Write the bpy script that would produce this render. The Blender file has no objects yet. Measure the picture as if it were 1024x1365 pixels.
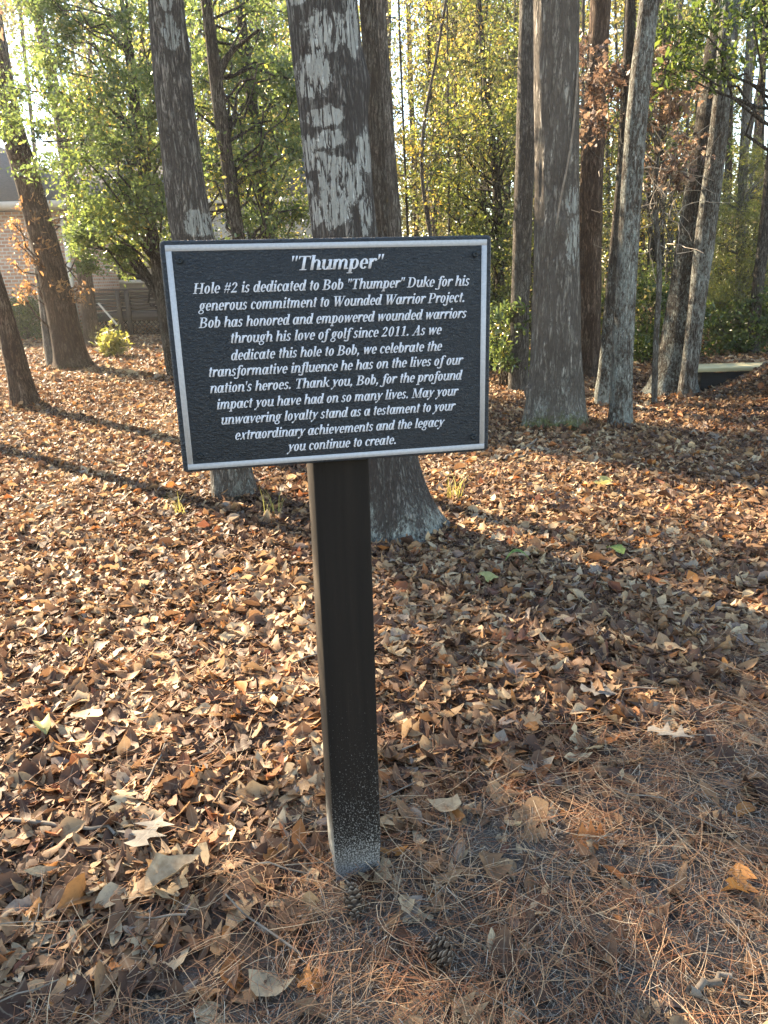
import bpy, math, random
import numpy as np

sc = bpy.context.scene
COL = sc.collection
R = math.radians

# ------------------------------------------------------------------ camera
CAM_H, F, PITCH, ROLL = 1.5, 1013.48, 0.3004, -0.0271
cam_d = bpy.data.cameras.new('camera')
cam = bpy.data.objects.new('camera', cam_d)
COL.objects.link(cam)
cam_d.sensor_fit = 'VERTICAL'
cam_d.sensor_height = 34.6
cam_d.lens = 34.6 * F / 1365
cam_d.clip_start, cam_d.clip_end = 0.05, 3000
sc.camera = cam
from mathutils import Matrix, Vector
MC = Matrix.Rotation(math.pi / 2 - PITCH, 4, 'X') @ Matrix.Rotation(ROLL, 4, 'Z')
cam.matrix_world = Matrix.Translation((0, 0, CAM_H)) @ MC
RC = np.array(MC.to_3x3())

# ------------------------------------------------------------------ light
SUN_AZ, SUN_EL = -48.0, 30.0          # degrees from +Y towards +X, above horizon
w = bpy.data.worlds.new('World')
sc.world = w
w.use_nodes = True
nt = w.node_tree
sky = nt.nodes.new('ShaderNodeTexSky')
sky.sky_type = 'NISHITA'
sky.sun_disc = False
sky.sun_elevation = R(SUN_EL)
sky.sun_rotation = R(SUN_AZ)
sky.altitude = 50
sky.air_density = 1.0
sky.dust_density = .0
sky.ozone_density = 1.2
warm = nt.nodes.new('ShaderNodeMix')
warm.data_type = 'RGBA'; warm.blend_type = 'MULTIPLY'; warm.inputs[0].default_value = 1
warm.inputs[7].default_value = (1.11, 1.0, .87, 1)       # warm white balance
nt.links.new(sky.outputs[0], warm.inputs[6])
nt.links.new(warm.outputs[2], nt.nodes['Background'].inputs[0])
nt.nodes['Background'].inputs[1].default_value = 0.09
sun_d = bpy.data.lights.new('sun', 'SUN')
sun_d.energy = 5.0
sun_d.angle = R(0.53)
sun_d.color = (1.0, 0.81, 0.56)
sun = bpy.data.objects.new('sun', sun_d)
COL.objects.link(sun)
sdir = Vector((math.sin(R(SUN_AZ)) * math.cos(R(SUN_EL)), math.cos(R(SUN_AZ)) * math.cos(R(SUN_EL)), math.sin(R(SUN_EL))))
sun.rotation_euler = sdir.to_track_quat('Z', 'Y').to_euler()
sc.view_settings.view_transform = 'Standard'
sc.view_settings.look = 'None'
sc.view_settings.gamma = 1
sc.view_settings.exposure = 2.85
try:
    sc.cycles.use_denoising = True
    sc.cycles.max_bounces = 6
    sc.cycles.diffuse_bounces = 4
    sc.cycles.glossy_bounces = 2
    sc.cycles.transmission_bounces = 4
    sc.cycles.transparent_max_bounces = 4
    sc.cycles.caustics_reflective = False
    sc.cycles.caustics_refractive = False
except Exception:
    pass

rng = np.random.default_rng(7)

# ------------------------------------------------------------------ helpers
def ray(px, py):
    return RC @ np.array([(px - 512) / F, -(py - 682.5) / F, -1.0])

def at(px, py, Y):
    """point of the plane y = Y seen at photo pixel px, py"""
    d = ray(px, py)
    t = Y / d[1]
    return np.array([d[0] * t, Y, CAM_H + d[2] * t])

def gnd(px, py):
    d = ray(px, py)
    t = -CAM_H / d[2]
    for _ in range(6):
        x, y = d[0] * t, d[1] * t
        t = (float(height(np.array([x]), np.array([y]))[0]) - CAM_H) / d[2]
    return np.array([d[0] * t, d[1] * t, CAM_H + d[2] * t])

def sstep(a, b, x):
    t = np.clip((x - a) / (b - a), 0, 1)
    return t * t * (3 - 2 * t)

def wob(x, y, s, seed):
    r = np.random.default_rng(seed)
    out = 0
    for i in range(7):
        a = r.uniform(0, 6.283); k = s * r.uniform(.5, 1.6); ph = r.uniform(0, 6.283)
        out = out + np.sin(k * (x * math.cos(a) + y * math.sin(a)) + ph)
    return out / 7

def height(x, y):
    m = 0.60 * sstep(3.85, 5.5, x) * np.exp(-((y - 9.2) / 1.25) ** 2) * (1 - sstep(11, 16, x))
    m = m - .15 * np.exp(-((x - 4.35) / .8) ** 2 - ((y - 10.15) / .55) ** 2)
    near = np.exp(-((x ** 2 + y ** 2) / 900))
    return m + near * (0.05 * wob(x, y, 0.9, 3) + 0.016 * wob(x, y, 4.0, 5)) * sstep(1.7, 5, np.hypot(x, y - .2))

def put(o, label=None, cat=None, group=None, kind=None):
    if label: o['label'] = label
    if cat: o['category'] = cat
    if group: o['group'] = group
    if kind: o['kind'] = kind
    return o

def empty(name, loc, label=None, cat=None, group=None):
    o = bpy.data.objects.new(name, None)
    o.empty_display_size = 0.1
    o.location = [float(v) for v in loc]
    COL.objects.link(o)
    return put(o, label, cat, group)

class MB:
    """collects numpy verts and faces, builds one mesh object"""
    def __init__(self):
        self.V = []; self.F = []; self.n = 0; self.A = {}
    def add(self, V, faces, **attrs):
        V = np.asarray(V, float).reshape(-1, 3)
        faces = np.asarray(faces, int)
        self.V.append(V)
        self.F.append(faces + self.n)
        for k, v in attrs.items():
            self.A.setdefault(k, []).append((self.n, np.broadcast_to(np.asarray(v, float), (len(V),))))
        self.n += len(V)
    def box(self, c, s, rz=0, M=None):
        v = np.array([[x, y, z] for z in (-.5, .5) for y in (-.5, .5) for x in (-.5, .5)]) * np.array(s)
        if M is not None: v = v @ np.asarray(M).T
        elif rz:
            cs, sn = math.cos(rz), math.sin(rz)
            v = np.c_[v[:, 0] * cs - v[:, 1] * sn, v[:, 0] * sn + v[:, 1] * cs, v[:, 2]]
        self.add(v + np.array(c), [[0, 2, 3, 1], [4, 5, 7, 6], [0, 1, 5, 4], [2, 6, 7, 3], [0, 4, 6, 2], [1, 3, 7, 5]])
    def tube(self, P, r, n=6, cap=True):
        P = np.asarray(P, float); m = len(P)
        r = np.broadcast_to(np.asarray(r, float), (m,))
        T = np.gradient(P, axis=0)
        T /= np.linalg.norm(T, axis=1)[:, None] + 1e-9
        ref = np.array([0.31, 0.2, 1.0]) if abs(T[:, 2]).mean() < .8 else np.array([1.0, 0.1, 0.0])
        U = np.cross(T, ref); U /= np.linalg.norm(U, axis=1)[:, None] + 1e-9
        W = np.cross(T, U)
        a = np.arange(n) * 2 * np.pi / n
        V = P[:, None] + r[:, None, None] * (np.cos(a)[None, :, None] * U[:, None] + np.sin(a)[None, :, None] * W[:, None])
        i = np.arange(m - 1)[:, None] * n; j = np.arange(n)[None]; k = (j + 1) % n
        self.add(V.reshape(-1, 3), np.stack([i + j, i + n + j, i + n + k, i + k], -1).reshape(-1, 4))
    def build(self, name, mat, parent=None, smooth=False, loc=None):
        V = np.concatenate(self.V)
        me = bpy.data.meshes.new(name)
        if loc is not None: V = V - np.asarray(loc, float)
        if parent is not None:
            p = parent; off = np.zeros(3)
            while p is not None:
                off += np.array(p.location); p = p.parent
            V = V - off
        me.vertices.add(len(V)); me.vertices.foreach_set('co', V.astype(np.float32).ravel())
        lt = np.concatenate([np.full(len(f), f.shape[1]) for f in self.F])
        li = np.concatenate([f.ravel() for f in self.F])
        me.loops.add(len(li)); me.loops.foreach_set('vertex_index', li.astype(np.int32))
        me.polygons.add(len(lt))
        me.polygons.foreach_set('loop_start', np.r_[0, np.cumsum(lt)[:-1]].astype(np.int32))
        me.polygons.foreach_set('loop_total', lt.astype(np.int32))
        for k, lst in self.A.items():
            a = np.zeros(len(V), np.float32)
            for s, v in lst: a[s:s + len(v)] = v
            me.attributes.new(k, 'FLOAT', 'POINT').data.foreach_set('value', a)
        me.update(calc_edges=True)
        if smooth: me.polygons.foreach_set('use_smooth', np.ones(len(lt), bool))
        if mat is not None: me.materials.append(mat)
        o = bpy.data.objects.new(name, me)
        COL.objects.link(o)
        if loc is not None: o.location = [float(v) for v in loc]
        if parent is not None: o.parent = parent
        return o

# ------------------------------------------------------------------ materials
class NT:
    def __init__(self, name):
        self.m = bpy.data.materials.new(name); self.m.use_nodes = True
        self.t = self.m.node_tree; self.b = self.t.nodes['Principled BSDF']
        self.out = self.t.nodes['Material Output']
        self.co = self.t.nodes.new('ShaderNodeTexCoord').outputs['Object']
    def n(self, typ, **kw):
        x = self.t.nodes.new(typ)
        for k, v in kw.items():
            if hasattr(x, k): setattr(x, k, v)
            else: x.inputs[k.replace('_', ' ')].default_value = v
        return x
    def l(self, a, b): self.t.links.new(a, b)
    def val(self, s, v):
        if hasattr(v, 'is_output'): self.l(v, s)
        else: s.default_value = v
    def map(self, scale, co=None):
        x = self.n('ShaderNodeMapping'); x.inputs['Scale'].default_value = scale
        self.l(co or self.co, x.inputs[0]); return x.outputs[0]
    def noise(self, scale, co=None, detail=5, rough=.6, dist=0):
        x = self.n('ShaderNodeTexNoise'); x.inputs['Scale'].default_value = scale
        x.inputs['Detail'].default_value = detail; x.inputs['Roughness'].default_value = rough
        x.inputs['Distortion'].default_value = dist
        self.l(co or self.co, x.inputs['Vector']); return x.outputs['Fac']
    def vor(self, scale, co=None, feature='DISTANCE_TO_EDGE'):
        x = self.n('ShaderNodeTexVoronoi'); x.feature = feature
        x.inputs['Scale'].default_value = scale
        self.l(co or self.co, x.inputs['Vector']); return x.outputs[0]
    def ramp(self, fac, stops, interp='LINEAR'):
        x = self.n('ShaderNodeValToRGB'); e = x.color_ramp.elements; x.color_ramp.interpolation = interp
        while len(e) < len(stops): e.new(0.5)
        for q, (p, c) in zip(e, stops):
            q.position = p; q.color = (*c, 1) if len(c) == 3 else c
        self.val(x.inputs[0], fac); return x.outputs[0]
    def mr(self, v, a, b, c=0., d=1., smooth=False):
        x = self.n('ShaderNodeMapRange')
        if smooth: x.interpolation_type = 'SMOOTHSTEP'
        self.val(x.inputs[0], v)
        for i, q in enumerate((a, b, c, d)): x.inputs[i + 1].default_value = q
        return x.outputs[0]
    def mix(self, f, a, b):
        x = self.n('ShaderNodeMix'); x.data_type = 'RGBA'
        self.val(x.inputs[0], f)
        for s, v in ((x.inputs[6], a), (x.inputs[7], b)):
            self.val(s, v if hasattr(v, 'is_output') else (*v, 1))
        return x.outputs[2]
    def math(self, op, a, b=0.):
        x = self.n('ShaderNodeMath'); x.operation = op
        self.val(x.inputs[0], a); self.val(x.inputs[1], b); return x.outputs[0]
    def attr(self, name):
        x = self.n('ShaderNodeAttribute'); x.attribute_name = name; return x.outputs['Fac']
    def bump(self, h, strength=.5, dist=.01):
        x = self.n('ShaderNodeBump'); x.inputs['Strength'].default_value = strength
        x.inputs['Distance'].default_value = dist
        self.l(h, x.inputs['Height']); self.l(x.outputs[0], self.b.inputs['Normal'])
    def base(self, c, rough=.8, spec=.3):
        self.val(self.b.inputs['Base Color'], c if hasattr(c, 'is_output') else (*c, 1))
        self.val(self.b.inputs['Roughness'], rough)
        self.b.inputs['Specular IOR Level'].default_value = spec
        return self
    def sep_z(self):
        x = self.n('ShaderNodeSeparateXYZ'); self.l(self.co, x.inputs[0]); return x.outputs
    def translucent(self, col, f):
        tr = self.n('ShaderNodeBsdfTranslucent'); self.val(tr.inputs[0], col if hasattr(col, 'is_output') else (*col, 1))
        mx = self.n('ShaderNodeMixShader'); self.val(mx.inputs[0], f)
        self.l(self.b.outputs[0], mx.inputs[1]); self.l(tr.outputs[0], mx.inputs[2])
        self.l(mx.outputs[0], self.out.inputs[0])

def simple(name, c1, c2, scale=8, rough=.7, bump=.2, stretch=(1, 1, 1), spec=.3):
    m = NT(name); co = m.map(stretch); nz = m.noise(scale, co)
    m.base(m.ramp(nz, [(.3, c1), (.7, c2)]), rough, spec)
    if bump: m.bump(nz, bump, .01)
    return m.m

def bark_mat(name, crack, dark, light, scale=1., lichen=(.42, .43, .40), rnd=0.0, pale=(.24, .245, .215), bump=1.0, ridge=.2):
    m = NT(name)
    co = m.map((1, 1, .13))
    co2 = m.map((1, 1, .5))
    big = m.noise(2.6, m.map((1, 1, .7)), 4)
    fine = m.noise(75 * scale, co2, 6, .7)
    n1 = m.noise(24 * scale, co, 4, .55, .7)
    n2 = m.noise(64 * scale, m.map((1, 1, .15)), 4, .62, .8)
    a1 = m.math('ABSOLUTE', m.math('SUBTRACT', n1, .5))
    a2 = m.math('ABSOLUTE', m.math('SUBTRACT', n2, .5))
    f1 = m.mr(a1, .0, ridge * .45, 0, 1, True)
    f2 = m.mr(a2, .0, .10, .12, 1, True)
    fis = m.math('MULTIPLY', f1, f2)
    tone = m.math('ADD', m.math('ADD', m.math('MULTIPLY', fine, .55), m.math('MULTIPLY', big, .35)), m.math('MULTIPLY', n2, .2))
    c = m.ramp(tone, [(.44, dark), (.62, light)])
    c = m.mix(m.math('MULTIPLY', m.math('SUBTRACT', 1., fis), .9), c, crack)
    # thin crustose lichen tint
    ln = m.noise(6, m.map((1, 1, .6)), 7, .75, .3)
    c = m.mix(m.math('MULTIPLY', m.math('MULTIPLY', m.mr(ln, .50 - rnd * .1, .60 - rnd * .1, 0, .75), rnd), m.mr(fis, .1, .7)), c, pale)
    # placed lichen crusts, broken by the fissures
    la = m.attr('lichen')
    brk = m.math('ADD', la, m.math('MULTIPLY', m.math('SUBTRACT', m.noise(17, m.map((1, 1, .8)), 7, .72), .5), 1.5))
    lm = m.math('MULTIPLY', m.mr(brk, .44, .52), m.mr(fis, .03, .13))
    c = m.mix(m.math('MULTIPLY', lm, .9), c, lichen)
    ca = m.attr('crust')
    cn = m.math('ADD', m.math('MULTIPLY', m.noise(48, co2, 7, .8), .75), m.math('MULTIPLY', m.noise(7, co2, 4, .7), .45))
    cm = m.math('MULTIPLY', m.mr(m.math('ADD', cn, m.math('MULTIPLY', m.math('SUBTRACT', ca, 1.), .3)), .56, .66), m.mr(ca, .02, .2))
    c = m.mix(m.math('MULTIPLY', cm, .85), c, m.ramp(fine, [(.35, (.20, .225, .20)), (.65, (.40, .42, .39))]))
    ma = m.attr('moss')
    mm = m.mr(m.math('ADD', ma, m.math('MULTIPLY', m.math('SUBTRACT', m.noise(20, None, 6, .78), .5), 2.6)), .42, .85)
    c = m.mix(m.math('MULTIPLY', mm, .75), c, m.ramp(fine, [(.3, (.045, .055, .016)), (.7, (.13, .145, .04))]))
    m.base(c, .9, .12)
    h = m.math('ADD', m.math('MULTIPLY', fis, 1.0), m.math('MULTIPLY', fine, .5))
    m.bump(h, bump, .022 / scale)
    return m.m

def leaf_mat(name, stops, trans=.45, gloss=.42, boost=(1.5, 1.45, .7), spec=.45):
    m = NT(name)
    t = m.attr('tone')
    c = m.ramp(t, stops)
    m.base(c, gloss, spec)
    x = m.n('ShaderNodeMix'); x.data_type = 'RGBA'; x.blend_type = 'MULTIPLY'; x.inputs[0].default_value = 1
    m.l(c, x.inputs[6]); x.inputs[7].default_value = (*boost, 1)
    m.translucent(x.outputs[2], trans)
    return m.m

M = {}
M['bark_grey'] = bark_mat('grey_bark', (.036, .030, .026), (.13, .113, .098), (.33, .292, .255), 1.0, rnd=.45)
M['bark_oak'] = bark_mat('oak_bark', (.040, .033, .028), (.205, .178, .152), (.50, .45, .395), 0.68, rnd=.5, ridge=.34)
M['bark_lichen'] = bark_mat('lichen_bark', (.028, .024, .022), (.105, .091, .083), (.25, .222, .205), 1.0, lichen=(.50, .505, .48), rnd=.6, pale=(.25, .26, .24), ridge=.30)
M['bark_pine'] = bark_mat('pine_bark', (.03, .018, .013), (.105, .065, .045), (.25, .17, .12), .7, rnd=.25)
M['bark_dark'] = bark_mat('dark_bark', (.020, .015, .012), (.062, .050, .040), (.175, .145, .118), 1.2, rnd=.45)
M['bark_pale'] = bark_mat('pale_bark', (.05, .042, .034), (.12, .103, .086), (.28, .25, .22), 1.3, rnd=.9, pale=(.33, .335, .305))
M['bark_blotchy'] = bark_mat('blotchy_bark', (.026, .02, .016), (.09, .071, .056), (.26, .215, .175), 1.2, rnd=1.0, pale=(.33, .34, .32))
M['pale_twig'] = simple('pale_twig', (.22, .18, .14), (.42, .36, .29), 20, .8, 0)
M['twig'] = simple('twig', (.10, .08, .06), (.24, .20, .16), 20, .85, 0)
M['leaf_holly'] = leaf_mat('evergreen_leaves', [(0, (.06, .085, .038)), (.55, (.11, .145, .055)), (.88, (.19, .21, .07)), (1, (.40, .32, .08))], .52, .2, (1.75, 1.8, 1.15), .9)
M['leaf_dark'] = leaf_mat('dark_green_leaves', [(0, (.04, .06, .022)), (.6, (.075, .105, .034)), (1, (.16, .17, .05))], .45, .3, (1.9, 1.9, .9), .5)
M['leaf_mid'] = leaf_mat('understory_leaves', [(0, (.06, .08, .032)), (.5, (.125, .145, .05)), (.82, (.23, .22, .07)), (1, (.40, .31, .08))], .52, .3, (1.9, 1.9, 1.0), .7)
M['leaf_yellow'] = leaf_mat('yellow_leaves', [(0, (.20, .19, .06)), (.5, (.38, .29, .07)), (1, (.56, .37, .07))], .5, .45, (1.3, 1.25, .8))
M['leaf_orange'] = leaf_mat('orange_leaves', [(0, (.20, .11, .05)), (.5, (.36, .21, .10)), (1, (.48, .32, .16))], .5, .5, (1.3, 1.15, .9))
M['leaf_brown'] = leaf_mat('dead_brown_leaves', [(0, (.085, .055, .042)), (.5, (.19, .13, .095)), (1, (.40, .31, .22))], .4, .5, (1.3, 1.15, 1.0))
M['needle_green'] = leaf_mat('pine_foliage', [(0, (.08, .10, .03)), (.6, (.17, .18, .06)), (1, (.30, .28, .10))], .45, .5, (1.7, 1.6, .9))
M['far_leaf'] = leaf_mat('far_woods_leaves', [(0, (.06, .07, .035)), (.4, (.12, .125, .055)), (.65, (.20, .18, .085)), (.85, (.25, .20, .13)), (1, (.40, .31, .10))], .5, .5, (1.7, 1.65, 1.1))

# leaf litter
m = NT('leaf_litter')
t = m.attr('tone'); sh = m.attr('rim')
c = m.ramp(t, [(0, (.056, .029, .019)), (.18, (.108, .058, .036)), (.36, (.205, .110, .057)), (.52, (.31, .183, .094)), (.66, (.42, .272, .145)),
               (.80, (.56, .425, .26)), (.86, (.25, .20, .165)), (.91, (.18, .064, .034)), (.95, (.34, .13, .042)), (1, (.48, .22, .065))])
nz = m.noise(60, None, 4, .7)
c = m.mix(m.mr(nz, .50, .72, 0, .5), c, (.09, .05, .03))
rib = m.mr(sh, .0, .10, .35, 0)
c = m.mix(rib, c, (.50, .40, .28))
m.base(c, .62, .28)
m.bump(m.noise(140, None, 3), .25, .003)
m.translucent(c, .30)
M['litter'] = m.m

m = NT('forest_soil')
n1 = m.noise(1.3, None, 3); n2 = m.noise(45, None, 8, .75); n3 = m.noise(260, None, 4, .7)
c = m.ramp(n2, [(.3, (.06, .037, .025)), (.52, (.12, .077, .051)), (.72, (.23, .16, .11))])
sand = m.ramp(n3, [(.35, (.055, .046, .040)), (.55, (.14, .122, .107)), (.72, (.34, .315, .285))])
xyz = m.sep_z()
near = m.mr(xyz[1], 1.6, 3.2, 1, 0)
msk = m.math('MULTIPLY', m.mr(m.noise(3.2, None, 5, .6), .40, .58), near)
c = m.mix(msk, c, sand)
m.base(c, .95, .1); m.bump(m.math('ADD', n2, m.math('MULTIPLY', n3, .4)), .8, .012)
M['soil'] = m.m

m = NT('pine_straw'); t = m.attr('tone')
m.base(m.ramp(t, [(0, (.13, .048, .023)), (.35, (.29, .122, .055)), (.7, (.42, .235, .115)), (1, (.58, .43, .27))]), .55, .35)
M['straw'] = m.m
m = NT('dead_thatch'); t = m.attr('tone')
m.base(m.ramp(t, [(0, (.12, .09, .066)), (.5, (.26, .205, .15)), (1, (.50, .42, .33))]), .75, .2)
M['thatch'] = m.m

# ------------------------------------------------------------------ ground
def axis(lo, hi, fine_lo, fine_hi, step, grow=1.18):
    a = list(np.arange(fine_lo, fine_hi + step / 2, step)); s = step
    while a[-1] < hi: s *= grow; a.append(a[-1] + s)
    s = step
    while a[0] > lo: s *= grow; a.insert(0, a[0] - s)
    return np.array(a)
gx = axis(-900, 900, -6, 9, .15); gy = axis(-300, 1500, 0, 14, .15)
X, Y = np.meshgrid(gx, gy)
V = np.c_[X.ravel(), Y.ravel(), height(X.ravel(), Y.ravel())]
nx, ny = len(gx), len(gy)
i = np.arange(ny - 1)[:, None] * nx; j = np.arange(nx - 1)[None]
mb = MB(); mb.add(V, np.stack([i + j, i + j + 1, i + nx + j + 1, i + nx + j], -1).reshape(-1, 4))
put(mb.build('ground', M['soil'], smooth=True), kind='structure')

# ------------------------------------------------------------------ leaf litter
def leaf_proto(r, kind, nseg):
    s = np.linspace(0, 1, nseg + 1)
    if kind == 'oval':
        p = r.uniform(.7, 1.3); wd = r.uniform(.12, .21)
        wv = wd * np.sin(np.pi * s ** p) ** .8
    elif kind == 'broad':
        wv = r.uniform(.24, .34) * np.sin(np.pi * s ** r.uniform(.6, .8)) ** .7
    elif kind == 'lobed':
        k = r.choice([2.5, 3.5]); env = np.sin(np.pi * s ** .8) ** .5
        wv = r.uniform(.36, .46) * env * (.22 + .78 * np.abs(np.sin(np.pi * k * s)) ** 1.2)
    wv[0] = .012; wv[-1] = .0
    ly = s + (0.10 * wv / .4 if kind == 'lobed' else 0)
    fold = r.uniform(-.1, .65); c1 = r.normal(0, .6); c2 = r.normal(0, .6); tw = r.normal(0, .6)
    V = []; rim = []
    for q, W_, yy in zip(s, wv, ly):
        for sx, yv in ((-1, yy), (0, q), (1, yy)):
            x = sx * W_ * (1 + .12 * r.normal())
            z = fold * abs(x) + c1 * (q - .5) ** 2 + c2 * x * x * 3 + tw * x * (q - .5) + r.normal(0, .010) + .25 * c1 * (q - .5) ** 3
            V.append((x, yv - .5, z)); rim.append(abs(sx))
    V = np.array(V); n = nseg
    Fq = []
    for a in range(n):
        b = a * 3
        Fq += [[b, b + 1, b + 4, b + 3], [b + 1, b + 2, b + 5, b + 4]]
    return V, np.array(Fq), np.array(rim, float)

def rot_mats(r, n, tilt, roll=None):
    yaw = r.uniform(0, 2 * np.pi, n); a = r.normal(0, tilt, n); b = r.normal(0, roll or tilt, n)
    flip = r.random(n) < .45
    b = b + flip * np.pi
    ca, sa, cb, sb, cy, sy = np.cos(a), np.sin(a), np.cos(b), np.sin(b), np.cos(yaw), np.sin(yaw)
    Z = np.zeros(n); O = np.ones(n)
    Rx = np.stack([O, Z, Z, Z, ca, -sa, Z, sa, ca], -1).reshape(n, 3, 3)
    Ry = np.stack([cb, Z, sb, Z, O, Z, -sb, Z, cb], -1).reshape(n, 3, 3)
    Rz = np.stack([cy, -sy, Z, sy, cy, Z, Z, Z, O], -1).reshape(n, 3, 3)
    return Rz @ Rx @ Ry

def scatter(mb, protos, P, size, mats, tone):
    """stamp leaf prototypes on points"""
    n = len(P); pick = rng.integers(0, len(protos), n)
    for k, (V, Fq, rim) in enumerate(protos):
        idx = np.where(pick == k)[0]
        if not len(idx): continue
        W = np.einsum('nij,vj->nvi', mats[idx], V) * size[idx, None, None] + P[idx, None]
        nv = len(V)
        FF = (Fq[None] + (np.arange(len(idx)) * nv)[:, None, None]).reshape(-1, Fq.shape[1])
        mb.add(W.reshape(-1, 3), FF, tone=np.repeat(tone[idx], nv), rim=np.tile(rim, len(idx)))

def leaf_zone(x, y):
    """1 where leaves lie thick, 0 where pine straw and bare sand take over"""
    edge = 1.80 + 0.5 * x + .22 * wob(x, y, 3, 11)
    return sstep(-.35, .35, y - edge) * (1 - .55 * sstep(.9, 2.2, x - .25 * (y - 2.5)) * (1 - sstep(4.2, 6, y)))

def tones(n, r, drift=0.):
    t = np.clip(r.beta(1.0, 1.3, n) * .84 + drift, 0, .81)
    u = r.random(n)
    t = np.where(u < .04, r.uniform(.84, .88, n), t)
    t = np.where(u > .93, r.uniform(.90, 1.0, n), t)
    return t

def band(y0, y1, dens, margin):
    A = []
    n = int(dens * (y1 - y0) * (2 * (y1 * .53 + margin)))
    y = rng.uniform(y0, y1, n); x = rng.uniform(-1, 1, n) * (y1 * .53 + margin)
    ok = np.abs(x) < y * .53 + margin
    return x[ok], y[ok]

mb = MB()
pn = [leaf_proto(rng, k, s) for k, s, c in (('oval', 6, 18), ('lobed', 13, 6), ('broad', 6, 8)) for _ in range(c)]
pm = [leaf_proto(rng, k, s) for k, s, c in (('oval', 4, 14), ('lobed', 8, 4), ('broad', 4, 5)) for _ in range(c)]
pf = [leaf_proto(rng, k, s) for k, s, c in (('oval', 2, 6), ('broad', 3, 6)) for _ in range(c)]
for (y0, y1, dens, marg, protos, smin, smax, tilt) in ((.75, 3.2, 2900, 1.4, pn, .034, .125, .29), (3.2, 6.0, 2300, 1.7, pm, .036, .11, .40),
                                                       (6.0, 12, 1150, 1.8, pm, .045, .11, .44), (12, 30, 210, 2.5, pf, .09, .19, .42)):
    x, y = band(y0, y1, dens, marg)
    keep = rng.random(len(x)) < .10 + .90 * leaf_zone(x, y)
    x, y = x[keep], y[keep]; n = len(x)
    big = rng.random(n) ** (1.9 if y0 < 3 else 2.6)
    size = smin + (smax - smin) * big
    layer = rng.random(n) ** 1.5 * .020
    z = height(x, y) + .006 + layer * leaf_zone(x, y) + .07 * size
    drift = .22 * wob(x, y, 2.2, 21) + .12 * wob(x, y, 7, 22)
    scatter(mb, protos, np.c_[x, y, z], size, rot_mats(rng, n, tilt), tones(n, rng, drift))
LIT = mb
# broken crumbs between the whole leaves
x, y = band(.75, 4.5, 2600, .9)
keep = rng.random(len(x)) < .25 + .75 * leaf_zone(x, y); x, y = x[keep], y[keep]; n = len(x)
crumb = [leaf_proto(rng, 'broad', 2) for _ in range(6)]
scatter(LIT, crumb, np.c_[x, y, height(x, y) + .006 + .022 * rng.random(n) * leaf_zone(x, y)], rng.uniform(.008, .026, n), rot_mats(rng, n, .5), tones(n, rng, -.05))
# pine straw
mb = MB(); th = MB()
def straw(mb, x, y, L, rad, yaw, pitch, bend, tone, z0=.008, ns=4):
    n = len(x); s = np.linspace(-.5, .5, ns + 1)
    ca, sa = np.cos(yaw), np.sin(yaw)
    lx = L[:, None] * s[None]; ly = bend[:, None] * L[:, None] * (s[None] ** 2 * 4 - .4)
    px = x[:, None] + lx * ca[:, None] - ly * sa[:, None]; py = y[:, None] + lx * sa[:, None] + ly * ca[:, None]
    pz = (height(x, y) + z0)[:, None] + lx * np.sin(pitch)[:, None] + .5 * L[:, None] * np.abs(np.sin(pitch))[:, None] + bend[:, None] * lx * .2
    P = np.stack([px, py, pz], -1)
    a = np.arange(3) * 2.0944 + .5
    off = np.stack([-sa[:, None] * np.cos(a), ca[:, None] * np.cos(a), np.broadcast_to(np.sin(a), (n, 3))], -1) * rad[:, None, None]
    V = P[:, :, None, :] + off[:, None]
    nv = (ns + 1) * 3
    q = []
    for i in range(ns):
        for j in range(3):
            q.append([i * 3 + j, i * 3 + (j + 1) % 3, i * 3 + 3 + (j + 1) % 3, i * 3 + 3 + j])
    q = np.array(q)
    mb.add(V.reshape(-1, 3), (q[None] + (np.arange(n) * nv)[:, None, None]).reshape(-1, 4), tone=np.repeat(tone, nv))
# loose needles, in little drifts that share a direction
def needles(nc, per, ylo, yhi, marg, weight):
    y = rng.uniform(ylo, yhi, nc); x = rng.uniform(-1, 1, nc) * (yhi * .53 + marg)
    ok = (np.abs(x) < y * .53 + marg) & (rng.random(nc) < weight(x, y)); x, y = x[ok], y[ok]
    yaw = rng.uniform(0, np.pi, len(x)); spread = rng.uniform(.1, .7, len(x))
    k = rng.integers(1, per, len(x)); I = np.repeat(np.arange(len(x)), k); n = len(I)
    X_ = x[I] + rng.normal(0, .035, n); Y_ = y[I] + rng.normal(0, .035, n)
    straw(mb, X_, Y_, rng.uniform(.09, .20, n), rng.uniform(.0005, .0009, n), yaw[I] + rng.normal(0, 1, n) * spread[I],
          rng.normal(.02, .10, n), rng.normal(0, .10, n), np.clip(rng.beta(2, 2, n) + .15 * rng.normal(size=len(x))[I], 0, 1), .012 + rng.random(n) * .02)
needles(4300, 7, .7, 3.0, .7, lambda x, y: 1 - .86 * leaf_zone(x, y))
needles(1300, 7, .7, 3.0, .7, lambda x, y: .42 + 0 * x)
needles(1400, 6, 2.2, 6.5, .8, lambda x, y: .08 + .9 * sstep(.5, 2.0, x))
put(mb.build('pine_straw', M['straw']), 'loose reddish brown pine needles strewn over the foreground ground', 'pine needles', kind='stuff')
n = 60000
y = rng.uniform(.7, 3.0, n); x = rng.uniform(-1, 1, n) * (3 * .53 + .5)
ok = (np.abs(x) < y * .53 + .5) & (rng.random(n) < 1.02 - leaf_zone(x, y)) & (wob(x, y, 6, 31) > -.28); x, y = x[ok], y[ok]; n = len(x)
straw(th, x, y, rng.uniform(.015, .055, n), rng.uniform(.0004, .0010, n), rng.uniform(0, np.pi, n), rng.normal(0, .5, n), rng.normal(0, .25, n), rng.random(n), .004, 2)
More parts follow.
